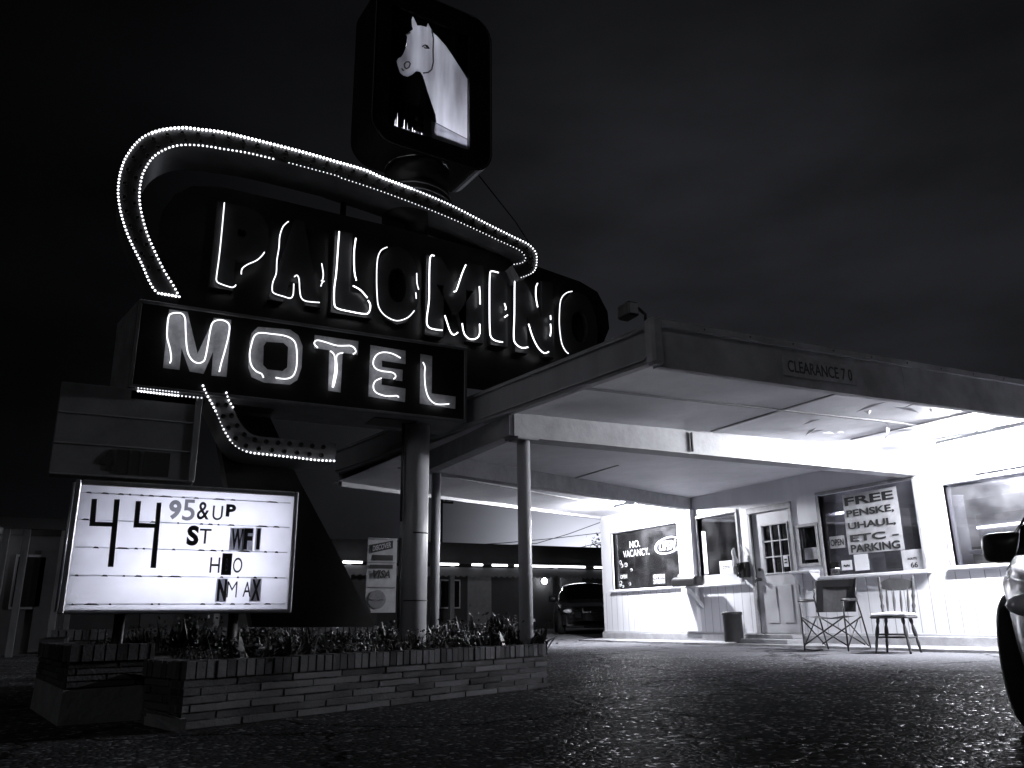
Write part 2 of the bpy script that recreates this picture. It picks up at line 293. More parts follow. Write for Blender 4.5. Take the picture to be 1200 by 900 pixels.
def brick_mat():
    m, nt, b = new_mat('roman_brick'); N = nt.nodes; L = nt.links; b.inputs['Specular IOR Level'].default_value = .15
    b.inputs['Roughness'].default_value = .85
    tc = N.new('ShaderNodeTexCoord')
    n1 = N.new('ShaderNodeTexNoise'); n1.inputs['Scale'].default_value = 3; n1.inputs['Detail'].default_value = 8
    n2 = N.new('ShaderNodeTexNoise'); n2.inputs['Scale'].default_value = 60; n2.inputs['Detail'].default_value = 8
    L.new(tc.outputs['Object'], n1.inputs['Vector']); L.new(tc.outputs['Object'], n2.inputs['Vector'])
    geo = N.new('ShaderNodeNewGeometry')
    ad = N.new('ShaderNodeMath'); ad.operation = 'ADD'; L.new(n1.outputs['Fac'], ad.inputs[0])
    ri = N.new('ShaderNodeMath'); ri.operation = 'MULTIPLY'; ri.inputs[1].default_value = .5; L.new(geo.outputs['Random Per Island'], ri.inputs[0]); L.new(ri.outputs[0], ad.inputs[1])
    cr = N.new('ShaderNodeValToRGB'); cr.color_ramp.elements[0].position = .35; cr.color_ramp.elements[1].position = .95
    cr.color_ramp.elements[0].color = g(.018); cr.color_ramp.elements[1].color = g(.09)
    L.new(ad.outputs[0], cr.inputs[0]); L.new(cr.outputs[0], b.inputs['Base Color'])
    bp = N.new('ShaderNodeBump'); bp.inputs['Strength'].default_value = .6; bp.inputs['Distance'].default_value = .006
    L.new(n2.outputs['Fac'], bp.inputs['Height'])
    df = N.new('ShaderNodeBsdfDiffuse'); L.new(cr.outputs[0], df.inputs['Color']); L.new(bp.outputs[0], df.inputs['Normal']); L.new(df.outputs[0], N['Material Output'].inputs['Surface']); N.remove(b)
    return m
M['brick'] = brick_mat()
M['mortar'] = mat('mortar', .05, .95, noise=.4, scale=20, bump=.5, bscale=60)
M['render'] = mat('cement_render', .22, .9, noise=.35, scale=6, bump=.5, bscale=30)

def asphalt():
    m, nt, b = new_mat('asphalt'); N = nt.nodes; L = nt.links; b.inputs['Specular IOR Level'].default_value = .12
    tc = N.new('ShaderNodeTexCoord')
    def noise(sc, det=8, ro=.6):
        n = N.new('ShaderNodeTexNoise'); n.inputs['Scale'].default_value = sc; n.inputs['Detail'].default_value = det; n.inputs['Roughness'].default_value = ro
        L.new(tc.outputs['Object'], n.inputs['Vector']); return n
    big = noise(.8, 9, .7); mid = noise(7, 6); fine = noise(70, 6)
    vo = N.new('ShaderNodeTexVoronoi'); vo.inputs['Scale'].default_value = 42; L.new(tc.outputs['Object'], vo.inputs['Vector'])
    vc = N.new('ShaderNodeTexVoronoi'); vc.feature = 'DISTANCE_TO_EDGE'; vc.inputs['Scale'].default_value = .55
    wp = N.new('ShaderNodeVectorMath'); wp.operation = 'ADD'; L.new(tc.outputs['Object'], wp.inputs[0])
    sc = N.new('ShaderNodeVectorMath'); sc.operation = 'SCALE'; sc.inputs['Scale'].default_value = .9; L.new(noise(1.6, 8).outputs['Color'], sc.inputs[0]); L.new(sc.outputs[0], wp.inputs[1])
    L.new(wp.outputs[0], vc.inputs['Vector'])
    cr = N.new('ShaderNodeValToRGB'); e = cr.color_ramp.elements; e[0].position = .3; e[0].color = g(.02); e[1].position = .72; e[1].color = g(.06)
    L.new(big.outputs['Fac'], cr.inputs[0])
    # cement dust and old concrete apron close to the office
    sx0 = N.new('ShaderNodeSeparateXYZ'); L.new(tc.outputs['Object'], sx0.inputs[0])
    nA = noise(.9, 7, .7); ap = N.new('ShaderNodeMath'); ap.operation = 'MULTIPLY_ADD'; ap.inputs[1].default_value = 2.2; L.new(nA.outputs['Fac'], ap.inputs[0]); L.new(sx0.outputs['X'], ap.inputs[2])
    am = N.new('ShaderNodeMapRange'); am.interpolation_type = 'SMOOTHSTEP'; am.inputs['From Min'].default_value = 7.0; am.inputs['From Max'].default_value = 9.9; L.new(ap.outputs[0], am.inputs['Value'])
    # per stone tone
    st = N.new('ShaderNodeValToRGB'); e = st.color_ramp.elements; e[0].position = .0; e[0].color = (.68,.68,.68,1); e[1].position = .92; e[1].color = (1.12,1.12,1.12,1)
    x = e.new(.985); x.color = (5,5,5.2,1)
    sx = N.new('ShaderNodeSeparateColor'); L.new(vo.outputs['Color'], sx.inputs[0]); L.new(sx.outputs[0], st.inputs[0])
    mx = N.new('ShaderNodeMix'); mx.data_type = 'RGBA'; mx.blend_type = 'MULTIPLY'; mx.inputs[0].default_value = 1
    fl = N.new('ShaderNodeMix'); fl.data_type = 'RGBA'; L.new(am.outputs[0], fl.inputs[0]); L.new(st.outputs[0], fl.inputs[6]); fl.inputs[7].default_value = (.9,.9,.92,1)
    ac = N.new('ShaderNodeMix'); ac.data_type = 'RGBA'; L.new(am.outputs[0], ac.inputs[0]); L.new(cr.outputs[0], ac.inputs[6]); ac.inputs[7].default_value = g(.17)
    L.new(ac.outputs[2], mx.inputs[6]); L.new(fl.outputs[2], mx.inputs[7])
    ck = N.new('ShaderNodeMapRange'); ck.inputs['From Max'].default_value = .022; ck.inputs['To Min'].default_value = .25; L.new(vc.outputs['Distance'], ck.inputs['Value'])
    m2 = N.new('ShaderNodeMix'); m2.data_type = 'RGBA'; m2.blend_type = 'MULTIPLY'; m2.inputs[0].default_value = 1
    L.new(mx.outputs[2], m2.inputs[6]); L.new(ck.outputs[0], m2.inputs[7])
    # roughness: polished stone faces give glints
    ro = N.new('ShaderNodeMapRange'); ro.inputs['From Min'].default_value = .3; ro.inputs['From Max'].default_value = .7; ro.inputs['To Min'].default_value = .45; ro.inputs['To Max'].default_value = .85
    pass
    h1 = N.new('ShaderNodeMath'); h1.operation = 'MULTIPLY_ADD'; h1.inputs[1].default_value = -1.0; L.new(vo.outputs['Distance'], h1.inputs[0])
    mm = N.new('ShaderNodeMath'); mm.operation = 'MULTIPLY'; mm.inputs[1].default_value = 1.4; L.new(mid.outputs['Fac'], mm.inputs[0])
    L.new(mm.outputs[0], h1.inputs[2])
    h2 = N.new('ShaderNodeMath'); h2.operation = 'ADD'; L.new(h1.outputs[0], h2.inputs[0])
    cm = N.new('ShaderNodeMath'); cm.operation = 'MULTIPLY'; cm.inputs[1].default_value = 1.5; L.new(ck.outputs[0], cm.inputs[0]); L.new(cm.outputs[0], h2.inputs[1])
    bp = N.new('ShaderNodeBump'); bp.inputs['Strength'].default_value = .9; bp.inputs['Distance'].default_value = .007
    L.new(h2.outputs[0], bp.inputs['Height'])
    # rough aggregate: diffuse, with only a few polished stone faces that glint
    N.remove(b); out = N['Material Output']
    df = N.new('ShaderNodeBsdfDiffuse'); df.inputs['Roughness'].default_value = 1; gl = N.new('ShaderNodeBsdfGlossy'); gl.inputs['Roughness'].default_value = .3
    L.new(m2.outputs[2], df.inputs['Color']); L.new(bp.outputs[0], df.inputs['Normal']); L.new(bp.outputs[0], gl.inputs['Normal'])
    gt = N.new('ShaderNodeMapRange'); gt.inputs['From Min'].default_value = .93; gt.inputs['From Max'].default_value = .97; gt.inputs['To Min'].default_value = .006; gt.inputs['To Max'].default_value = .1
    L.new(sx.outputs[1], gt.inputs['Value']); ms = N.new('ShaderNodeMixShader'); L.new(gt.outputs[0], ms.inputs[0]); L.new(df.outputs[0], ms.inputs[1]); L.new(gl.outputs[0], ms.inputs[2]); L.new(ms.outputs[0], out.inputs['Surface'])
    return m
M['asphalt'] = asphalt()

def glass_mat(name, refl=.08, tint=.75):
    m = bpy.data.materials.new(name); m.use_nodes = True; nt = m.node_tree; N = nt.nodes; L = nt.links
    N.remove(N['Principled BSDF']); out = N['Material Output']
    tr = N.new('ShaderNodeBsdfTransparent'); tr.inputs[0].default_value = g(tint)
    gl = N.new('ShaderNodeBsdfGlossy'); gl.inputs['Roughness'].default_value = .03; gl.inputs['Color'].default_value = g(.9)
    fr = N.new('ShaderNodeFresnel'); fr.inputs['IOR'].default_value = 1.5
    ad = N.new('ShaderNodeMath'); ad.operation = 'ADD'; ad.inputs[1].default_value = refl; L.new(fr.outputs[0], ad.inputs[0])
    di = N.new('ShaderNodeBsdfDiffuse'); di.inputs[0].default_value = g(.5)
    tc = N.new('ShaderNodeTexCoord'); no = N.new('ShaderNodeTexNoise'); no.inputs['Scale'].default_value = 3; no.inputs['Detail'].default_value = 6; L.new(tc.outputs['Object'], no.inputs['Vector'])
    mr = N.new('ShaderNodeMapRange'); mr.inputs['From Min'].default_value = .4; mr.inputs['From Max'].default_value = .8; mr.inputs['To Min'].default_value = .02; mr.inputs['To Max'].default_value = .12; L.new(no.outputs['Fac'], mr.inputs['Value'])
    m0 = N.new('ShaderNodeMixShader'); L.new(mr.outputs[0], m0.inputs[0]); L.new(tr.outputs[0], m0.inputs[1]); L.new(di.outputs[0], m0.inputs[2])
    mx = N.new('ShaderNodeMixShader'); L.new(ad.outputs[0], mx.inputs[0]); L.new(m0.outputs[0], mx.inputs[1]); L.new(gl.outputs[0], mx.inputs[2])
    L.new(mx.outputs[0], out.inputs['Surface'])
    return m
M['glass'] = glass_mat('window_glass')

def translucent(name, v, streak=0, dirt=.15):
    """opal acrylic: lit by the real tubes inside the cabinet behind it"""
    m = bpy.data.materials.new(name); m.use_nodes = True; nt = m.node_tree; N = nt.nodes; L = nt.links
    N.remove(N['Principled BSDF']); out = N['Material Output']
    tc = N.new('ShaderNodeTexCoord'); mp = N.new('ShaderNodeMapping'); L.new(tc.outputs['Object'], mp.inputs[0])
    if streak: mp.inputs['Scale'].default_value = (1, 1, .12)
    no = N.new('ShaderNodeTexNoise'); no.inputs['Scale'].default_value = 7; no.inputs['Detail'].default_value = 7; L.new(mp.outputs[0], no.inputs['Vector'])
    cr = N.new('ShaderNodeValToRGB'); cr.color_ramp.elements[0].position = .3; cr.color_ramp.elements[1].position = .7
    cr.color_ramp.elements[0].color = g(v*(1-dirt)); cr.color_ramp.elements[1].color = g(v); L.new(no.outputs['Fac'], cr.inputs[0])
    t = N.new('ShaderNodeBsdfTranslucent'); d = N.new('ShaderNodeBsdfDiffuse')
    L.new(cr.outputs[0], t.inputs[0]); L.new(cr.outputs[0], d.inputs[0])
    mx = N.new('ShaderNodeMixShader'); mx.inputs[0].default_value = .35
    L.new(t.outputs[0], mx.inputs[1]); L.new(d.outputs[0], mx.inputs[2]); L.new(mx.outputs[0], out.inputs['Surface'])
    return m
M['opal'] = translucent('opal_acrylic', .85, dirt=.06)
M['opal_horse'] = translucent('opal_horse_paint', .85, 1, dirt=.5)
M['opal_dark'] = translucent('opal_black_paint', .03, 1, dirt=.8)
M['opal_streak'] = translucent('opal_peeling_paint', .25, 1, dirt=.9)
M['opal_dim'] = translucent('opal_weathered_paint', .62, 1, dirt=.35)
M['opal_card'] = translucent('opal_grey_card', .6, 0, dirt=.35)
M['opal_mark'] = translucent('opal_grey_paint', .25, 0, dirt=.3)

# ---------------------------------------------------------------- camera, world
cam_d = bpy.data.cameras.new('camera'); cam = bpy.data.objects.new('camera', cam_d); COL.objects.link(cam); SC.camera = cam
F, PITCH, YAW, ROLL = 950., R(16.3), R(27.1), R(.7)
cam_d.sensor_width = 36; cam_d.lens = F/1200*36; cam_d.clip_end = 2000; cam_d.clip_start = .05
f0 = Vector((math.sin(YAW), math.cos(YAW), 0)); r0 = Vector((math.cos(YAW), -math.sin(YAW), 0)); u0 = Vector((0,0,1))
fw = f0*math.cos(PITCH)+u0*math.sin(PITCH); up = u0*math.cos(PITCH)-f0*math.sin(PITCH)
rr_ = r0*math.cos(ROLL)-up*math.sin(ROLL); uu_ = up*math.cos(ROLL)+r0*math.sin(ROLL)
mw = Matrix.Identity(4)
for i in range(3): mw[i][0] = rr_[i]; mw[i][1] = uu_[i]; mw[i][2] = -fw[i]
mw[0][3], mw[1][3], mw[2][3] = 0, 0, .55
cam.matrix_world = mw

W = bpy.data.worlds.new('World'); SC.world = W; W.use_nodes = True
nt = W.node_tree; N = nt.nodes; L = nt.links; bg = N['Background']
sky = N.new('ShaderNodeTexSky'); sky.sky_type = 'NISHITA'; sky.sun_disc = False; sky.sun_elevation = R(-4); sky.sun_rotation = R(35)
bw = N.new('ShaderNodeRGBToBW'); L.new(sky.outputs[0], bw.inputs[0])
tc = N.new('ShaderNodeTexCoord')
sp = N.new('ShaderNodeSeparateXYZ'); L.new(tc.outputs['Generated'], sp.inputs[0])
def math_n(op, a=None, b=None, va=None, vb=None):
    n = N.new('ShaderNodeMath'); n.operation = op
    if a is not None: L.new(a, n.inputs[0])
    if b is not None: L.new(b, n.inputs[1])
    if va is not None: n.inputs[0].default_value = va
    if vb is not None: n.inputs[1].default_value = vb
    return n.outputs[0]
# town glow: low over the horizon, strongest beyond the motel row
dt = N.new('ShaderNodeVectorMath'); dt.operation = 'DOT_PRODUCT'; L.new(tc.outputs['Generated'], dt.inputs[0])
gd = Vector((math.sin(R(36)), math.cos(R(36)), .1)).normalized(); dt.inputs[1].default_value = gd
c1 = math_n('MAXIMUM', dt.outputs['Value'], vb=0); town = math_n('POWER', c1, vb=120)
zz = math_n('MAXIMUM', sp.outputs['Z'], vb=0); iz = math_n('SUBTRACT', None, zz, va=1); lowb = math_n('POWER', iz, vb=9)
dr = N.new('ShaderNodeVectorMath'); dr.operation = 'DOT_PRODUCT'; L.new(tc.outputs['Generated'], dr.inputs[0]); dr.inputs[1].default_value = Vector((math.sin(R(44)), math.cos(R(44)), .25)).normalized()
right = math_n('POWER', math_n('MAXIMUM', dr.outputs['Value'], vb=0), vb=7)
mp = N.new('ShaderNodeMapping'); mp.inputs['Scale'].default_value = (1.3, 1.3, 3.2); mp.inputs['Rotation'].default_value = (.45, -.35, .5); L.new(tc.outputs['Generated'], mp.inputs[0])
cn = N.new('ShaderNodeTexNoise'); cn.inputs['Scale'].default_value = 1.7; cn.inputs['Detail'].default_value = 7; cn.inputs['Roughness'].default_value = .5; L.new(mp.outputs[0], cn.inputs['Vector'])
cl = N.new('ShaderNodeMapRange'); cl.inputs['From Min'].default_value = .35; cl.inputs['From Max'].default_value = .68; cl.inputs['To Min'].default_value = .55; cl.inputs['To Max'].default_value = 1.3; L.new(cn.outputs['Fac'], cl.inputs['Value'])
a1 = math_n('MULTIPLY', math_n('MULTIPLY', lowb, town), vb=2.9)
a2 = math_n('MULTIPLY', right, vb=.0185)
a3 = math_n('ADD', a1, a2); a4 = math_n('ADD', a3, math_n('MULTIPLY', math_n('MINIMUM', bw.outputs[0], vb=.5), vb=.012)); a5 = math_n('ADD', a4, vb=.0002)
a6 = math_n('MULTIPLY', a5, cl.outputs[0])
cc = N.new('ShaderNodeCombineColor')
L.new(math_n('MULTIPLY', a6, vb=.93), cc.inputs[0]); L.new(math_n('MULTIPLY', a6, vb=.96), cc.inputs[1]); L.new(math_n('MULTIPLY', a6, vb=1.12), cc.inputs[2])
L.new(cc.outputs[0], bg.inputs['Color']); bg.inputs['Strength'].default_value = 1.0

sun_d = bpy.data.lights.new('fascia_fill', 'SUN'); sun = bpy.data.objects.new('fascia_fill', sun_d); COL.objects.link(sun)
sun_d.energy = .11; sun_d.angle = R(20); sun_d.color = (.95,.97,1); sun.rotation_euler = (R(58), 0, R(-50))  # weak fill added from behind the camera to lift the fascias
SC.view_settings.view_transform = 'Standard'; SC.view_settings.look = 'None'; SC.view_settings.exposure = 0; SC.view_settings.gamma = 1
SC.cycles.use_denoising = True
SC.cycles.max_bounces = 8; SC.cycles.diffuse_bounces = 4; SC.cycles.transparent_max_bounces = 12

# ---------------------------------------------------------------- ground
def gz(x): return max(0.0, .021*(x-3.6)) if x < 16 else .26
mb = MB()
xs = [-600,-60,-20,-8,-2,0,1,2,3,3.6,4.5,6,8,10,12,14,16,24,60,600]; ys = [-200,-30,-6,0,3,6,9,12,16,20,26,40,90,300,900]
vs = [(x,y,gz(x)) for x in xs for y in ys]; ny = len(ys)
mb.add(vs, [(i*ny+j, (i+1)*ny+j, (i+1)*ny+j+1, i*ny+j+1) for i in range(len(xs)-1) for j in range(ny-1)])
structure('ground', mb, M['asphalt'])
# concrete walk along the office wall (irregular broken edge)
mb = MB(); n = 40; top = []; 
for i in range(n+1):
    y = 2.5 + (15.4-2.5)*i/n; top.append((9.42+.05*math.sin(i*1.7)+.03*math.sin(i*4.1), y))
for i in range(n):
    (xa, ya), (xb, yb) = top[i], top[i+1]
    za, zb = gz(9.4)+.035, gz(9.4)+.035
    mb.hexa([(xa,ya,0),(10,ya,0),(10,yb,0),(xb,yb,0)], [(xa,ya,za),(10,ya,za+.02),(10,yb,zb+.02),(xb,yb,zb)])
structure('walkway', mb, M['conc'])

# ---------------------------------------------------------------- office building
off = thing('motel_office', 'white motel office with grooved panelling below its windows, joined to the carport', 'building', (10, 9, .1))
WX = 10.0; ZB = .12; ZT = 2.75
wins = [(12.62, 14.85, 1.16, 2.34), (10.98, 12.02, 1.15, 2.34), (7.42, 9.10, 1.15, 2.37), (4.2, 6.98, 1.17, 2.22)]   # y0,y1,z0,z1
dr_ = (9.74, 10.62, .31, 2.26)
mail = (9.22, 9.57, 1.36, 1.92)
# wall above the sill course, split around openings
mb = MB()
ops = sorted([*wins, dr_, mail])
T = .16
def wallpiece(y0, y1, z0, z1): mb.box(WX, WX+T, y0, y1, z0, z1)
y = 2.5
for (a, b_, c, d) in ops:
    wallpiece(y, a, 1.1, ZT); wallpiece(a, b_, d, ZT)
    if c > 1.1: wallpiece(a, b_, 1.1, c)
    y = b_
wallpiece(y, 15.32, 1.1, ZT)
mb.box(WX+T, 14.5, 15.16, 15.32, .1, ZT); mb.box(WX+T, 14.5, 2.5, 2.66, .1, ZT)
mb.build('wall', M['wall'], off)
mb = MB()
mb.box(WX+.003, WX+T, 10.62, 15.318, .31, 1.1); mb.box(WX+.003, WX+T, 2.5, 9.74, .31, 1.1)
mb.build('panelling', M['siding'], off)
mb = MB(); mb.bbox(WX-.05, WX+T, 10.72, 15.34, .1, .295, .012); mb.bbox(WX-.05, WX+T, 2.5, 9.64, .1, .295, .012)
mb.build('foundation', M['conc'], off)
mb = MB(); mb.bbox(WX-.02, WX+.003, 10.72, 15.325, .297, .325, .004); mb.bbox(WX-.02, WX+.003, 2.5, 9.64, .297, .325, .004)
mb.build('base_strip', M['trim'], off)
mb = MB(); mb.box(9.9, 14.7, 2.3, 15.5, 2.96, 3.04); mb.build('roof', M['fascia2'], off)
# interior shell
mb = MB()
mb.box(WX+T, 14.3, 2.66, 15.16, .2, .3); mb.box(WX+T, 14.3, 2.66, 15.16, 2.6, 2.7)
mb.box(14.3, 14.42, 2.66, 15.16, .3, 2.6); mb.box(WX+T+.01, 14.3, 10.78, 10.86, .3, 2.6)
mb.build('interior_room', M['room'], off)
for nm, a in (('desk',(10.5,10.95,7.0,9.2,.3,1.18)),('counter_block',(12.0,12.6,5.4,8.4,.3,1.35)),('tall_cabinet',(13.6,14.25,6.2,7.2,.3,2.1)),('shelf_unit',(13.7,14.25,8.3,9.9,.3,1.7)),('wardrobe',(12.8,14.2,12.0,12.9,.3,1.9))):
    mb = MB(); mb.bbox(*a); mb.build(nm, M['roomdark'], off)
for nm, m_, a in (('picture','signmid',(14.25,14.29,8.5,9.4,1.75,2.3)),('picture','signmid',(14.25,14.29,6.3,6.9,1.6,2.2)),('box','signwhite',(12.1,12.4,6.0,6.4,1.35,1.62)),('monitor','signmid',(10.7,10.76,8.2,8.6,1.24,1.5)),('inner_door','signmid',(14.2,14.28,10.0,10.7,.3,2.3)),('notice_board','signwhite',(14.2,14.28,4.4,5.3,1.3,2.1)),('picture','signwhite',(14.2,14.28,13.2,13.9,1.4,2.0))):
    mb = MB(); mb.bbox(*a); mb.build(nm, M[m_], off)
mb = MB()
for k in range(7): mb.tube([(10.45,7.55,1.18),(10.45+.06*math.cos(k),7.6+.05*math.sin(k*2),1.3+.03*k)], [.01,.03], 6)
mb.build('desk_plant', M['signmid'], off)
# interior tubes; those near the ceiling are unseen fill added to brighten rooms
for (x, y0, y1, z) in TUBES:
    mb = MB(); mb.tube([(x, y0, z), (x, y1, z)], .022); mb.build('room_or_fill_tube', M['tube_in' if z < 2.5 else 'tube_fill'], off)
# windows
for i, (y0, y1, z0, z1) in enumerate(wins):
    fm = MB(); w = .05; x0, x1 = WX-.025, WX+.06
    fm.bbox(x0, x1, y0-w, y0, z0, z1); fm.bbox(x0, x1, y1, y1+w, z0, z1)
    fm.bbox(x0, x1, y0-w, y1+w, z1+.001, z1+.001+w)
    fr = fm.build('window', M['dtrim' if i in (1, 2) else 'trim'], off)
    pm = MB(); pm.box(WX+.05, WX+.056, y0, y1, z0, z1); pm.build('pane', M['glass'], fr)
    sm = MB(); sm.bbox(WX-(.05 if i in (0,3) else .08), WX+.05, y0-.09, y1+.1, z0-.05, z0-.002, .008); sm.build('sill', M['wall'], fr)
    if i == 1:
        lm = MB(); lm.box(WX+.03, WX+.047, y0, y1, z0, z0+.16); lm.build('lower_board', M['trim'], fr)
# small service window beside the door
fm = MB(); y0, y1, z0, z1 = mail
for a in ((y0-.045, y0, z0, z1), (y1, y1+.045, z0, z1), (y0-.045, y1+.045, z1, z1+.05), (y0-.045, y1+.045, z0-.05, z0)): fm.bbox(WX-.03, WX+.05, *a)
fr = fm.build('service_window', M['dtrim'], off)
pm = MB(); pm.box(WX+.05, WX+.056, y0, y1, z0, z1); pm.build('pane', M['glass'], fr)
pm = MB(); pm.box(WX+.03, WX+.036, y0+.04, y1-.04, z0+.06, z0+.24); pm.build('notice', M['signwhite'], fr)
# ledge under the service window
lm = MB(); lm.bbox(WX-.24, WX-.002, 9.22, 9.64, 1.215, 1.245, .006); lm.prism([(WX-.22, 9.24, 1.214), (WX-.004, 9.24, 1.214), (WX-.004, 9.24, .98)], (0, .012, 0)); lm.prism([(WX-.22, 9.6, 1.214), (WX-.004, 9.6, 1.214), (WX-.004, 9.6, .98)], (0, .012, 0))
lm.build('ledge', M['wall'], off)
# pilaster between the lit bay and the shaded bay
mb = MB(); mb.bbox(WX-.1, WX-.001, 12.1, 12.5, .33, 2.525, .008); mb.build('pilaster', M['wall'], off)
# faint marks on the pilaster (house number remains)
for (yy, zz, ww, hh) in ((12.40,2.0,.05,.06),(12.30,2.01,.03,.05),(12.22,1.99,.06,.08),(12.42,1.65,.06,.06),(12.31,1.66,.07,.05)):
    mb = MB(); mb.box(WX-.103, WX-.1005, yy-ww/2, yy+ww/2, zz, zz+hh); mb.build('worn_mark', M['signmid'], off)
# door
fm = MB(); y0, y1, z0, z1 = dr_
fm.bbox(WX-.03, WX+.08, y0-.07, y0, ZB+.02, z1); fm.bbox(WX-.03, WX+.08, y1, y1+.07, ZB+.02, z1); fm.bbox(WX-.034, WX+.08, y0-.07, y1+.07, z1+.001, z1+.1)
fm.build('door_frame', M['dtrim'], off)
dm = MB(); X0, X1 = WX+.02, WX+.062; gy0, gy1, gz0, gz1 = 9.84, 10.4, 1.26, 2.03
dm.box(X0, X1, y0, gy0, z0, z1); dm.box(X0, X1, gy1, y1, z0, z1); dm.box(X0, X1, gy0, gy1, z0, gz0); dm.box(X0, X1, gy0, gy1, gz1, z1)
for (a, b_) in ((9.86, 10.08), (10.2, 10.42)):
    dm.bbox(X0-.012, X0+.001, a, b_, .47, 1.06, .011); 
door = dm.build('door', M['door'], off)
mm = MB()
for k in (1, 2): yy = gy0+(gy1-gy0)*k/3; mm.box(X0+.004, X1, yy-.009, yy+.009, gz0, gz1)
for k in (1, 2): zz = gz0+(gz1-gz0)*k/3; mm.box(X0+.002, X1, gy0, gy1, zz-.009, zz+.009)
for a in ((gy0-.025, gy0, gz0-.025, gz1+.025), (gy1, gy1+.025, gz0-.025, gz1+.025), (gy0, gy1, gz0-.025, gz0), (gy0, gy1, gz1, gz1+.025)): mm.bbox(X0-.012, X0+.004, *a)
mm.build('muntins', M['trim'], door)
pm = MB(); pm.box(X0+.02, X0+.024, gy0, gy1, gz0, gz1); pm.build('pane', M['glass'], door)
hm = MB(); hm.lathe([(.026,0),(.028,-.02),(.012,-.03),(.012,-.05),(.03,-.06),(.03,-.09),(.015,-.1)], (X0, 10.53, 1.17), 14, 'X'); hm.build('handle', M['plastic'], door); hm = MB(); hm.lathe([(.03,0),(.03,-.02),(.015,-.03)], (X0, 10.53, 1.33), 14, 'X'); hm.build('deadbolt', M['plastic'], door)
# step below the door
st = MB(); st.bbox(9.56, 9.94, 9.62, 10.75, gz(9.6), .235, .012); st.bbox(9.72, 9.948, 9.66, 10.7, .236, .3, .008); 
st.build('doorstep', M['conc'], off)

# ---------------------------------------------------------------- things on and in the windows
def wtext(mb, s, y0, y1, z0, z1, x, **k):   # y0 > y1 : left to right for someone looking at the wall
    return text_mb(mb, s, (x, y0, z0), (0,-1,0), (0,0,1), y0-y1, z1-z0, **k)
GX = WX+.045
p = thing('poster', 'large white paper poster offering free truck parking in the window beside the door', 'poster', (GX, 8.2, 1.45))
mb = MB(); nx = 12
for i in range(nx):
    for j in range(8):
        def pt(i, j):
            yy = 8.68-(8.68-7.72)*i/nx; z = 1.44+.88*j/8
            return (GX-.004-.004*math.sin(i*1.1+j*.8)-.002, yy, z)
        mb.add([pt(i,j), pt(i+1,j), pt(i+1,j+1), pt(i,j+1)], [(0,1,2,3)], True)
mb.build('sheet', M['signwhite'], p)
for (s, z0, z1, ya, yb) in (('FREE',2.15,2.275,8.64,7.78),('PENSKE,',1.965,2.085,8.63,7.8),('UHAUL,',1.785,1.9,8.63,7.8),('ETC -',1.615,1.72,8.62,7.78),('PARKING',1.46,1.575,8.63,7.78)):
    mb = MB(); wtext(mb, s, ya, yb, z0, z1, GX-.0125, bold=.03, depth=.0012); mb.build('lettering', M['dark'], p)
def notice(name, label, cat, y0, y1, z0, z1, m, texts=(), tm='dark', x=GX-.006):
    t = thing(name, label, cat, (x, (y0+y1)/2, z0))
    mb = MB(); mb.box(x-.003, x, y1, y0, z0, z1); mb.build('panel', M[m], t)
    for (s, a, b_, c, d) in texts:
        mb = MB(); wtext(mb, s, y0+(y1-y0)*a, y0+(y1-y0)*b_, z0+(z1-z0)*c, z0+(z1-z0)*d, x-.004, depth=.002, bold=.02); mb.build('lettering', M[tm], t)
    return t
notice('open_sign', 'small OPEN sign taped left of the big parking poster', 'sign', 9.01, 8.73, 1.55, 1.73, 'signwhite', [('OPEN', .06, .94, .2, .75)])
notice('route_sign', 'pale paper sign reading 66 in the lower right corner of the poster window', 'sign', 7.79, 7.46, 1.155, 1.43, 'signwhite', [('66', .38, .72, .12, .38), ('ROUTE', .28, .72, .5, .62)])
notice('card_sticker', 'dark card payment sticker lowest at the left edge of the poster window', 'sticker', 9.06, 8.9, 1.17, 1.25, 'signmid', [('VISA', .1, .9, .2, .8)])
notice('card_sticker', 'dark framed card sticker just above the lowest one in the poster window', 'sticker', 9.05, 8.9, 1.265, 1.345, 'dark')
notice('paper_note', 'plain white sheet of paper leaning on the sill below the parking poster', 'paper', 8.6, 8.35, 1.2, 1.43, 'paper')
notice('paper_note', 'small white slip with lines left of the plain sheet below the poster', 'paper', 8.84, 8.65, 1.22, 1.36, 'paper', [('~~', .2, .8, .3, .6)])
notice('door_notice', 'white notice in the lower pane of the office door', 'paper', 9.98, 9.88, 1.34, 1.52, 'paper', [('=', .2, .8, .3, .7)], x=WX+.018)
notice('counter_notice', 'square white notice at the bottom of the narrow window left of the door', 'paper', 11.53, 11.2, 1.31, 1.53, 'paper', [('===', .2, .8, .4, .6)], tm='signmid', x=WX+.027)
notice('hanging_strip', 'pale paper strip hanging at the left edge of the narrow window', 'paper', 11.98, 11.86, 1.33, 2.1, 'wall')
notice('open_sign', 'small framed OPEN sign in the lower left of the NO VACANCY window', 'sign', 14.71, 14.4, 1.35, 1.49, 'dark', [('OPEN', .1, .9, .2, .8)], tm='paper')
notice('hours_sign', 'white OPEN 24 HOURS sign at the bottom of the NO VACANCY window', 'sign', 13.56, 13.13, 1.2, 1.42, 'dark', [('OPEN', .08, .92, .58, .92), ('24 HOURS', .08, .92, .12, .5)], tm='paper')
notice('window_blind', 'pale narrow blind hanging in the middle of the NO VACANCY window', 'blind', 14.08, 13.7, 1.22, 1.83, 'signwhite', x=WX+.2)
t = thing('painted_lettering', 'white hand painted NO VACANCY on the leftmost office window', 'lettering', (GX, 14.1, 1.8))
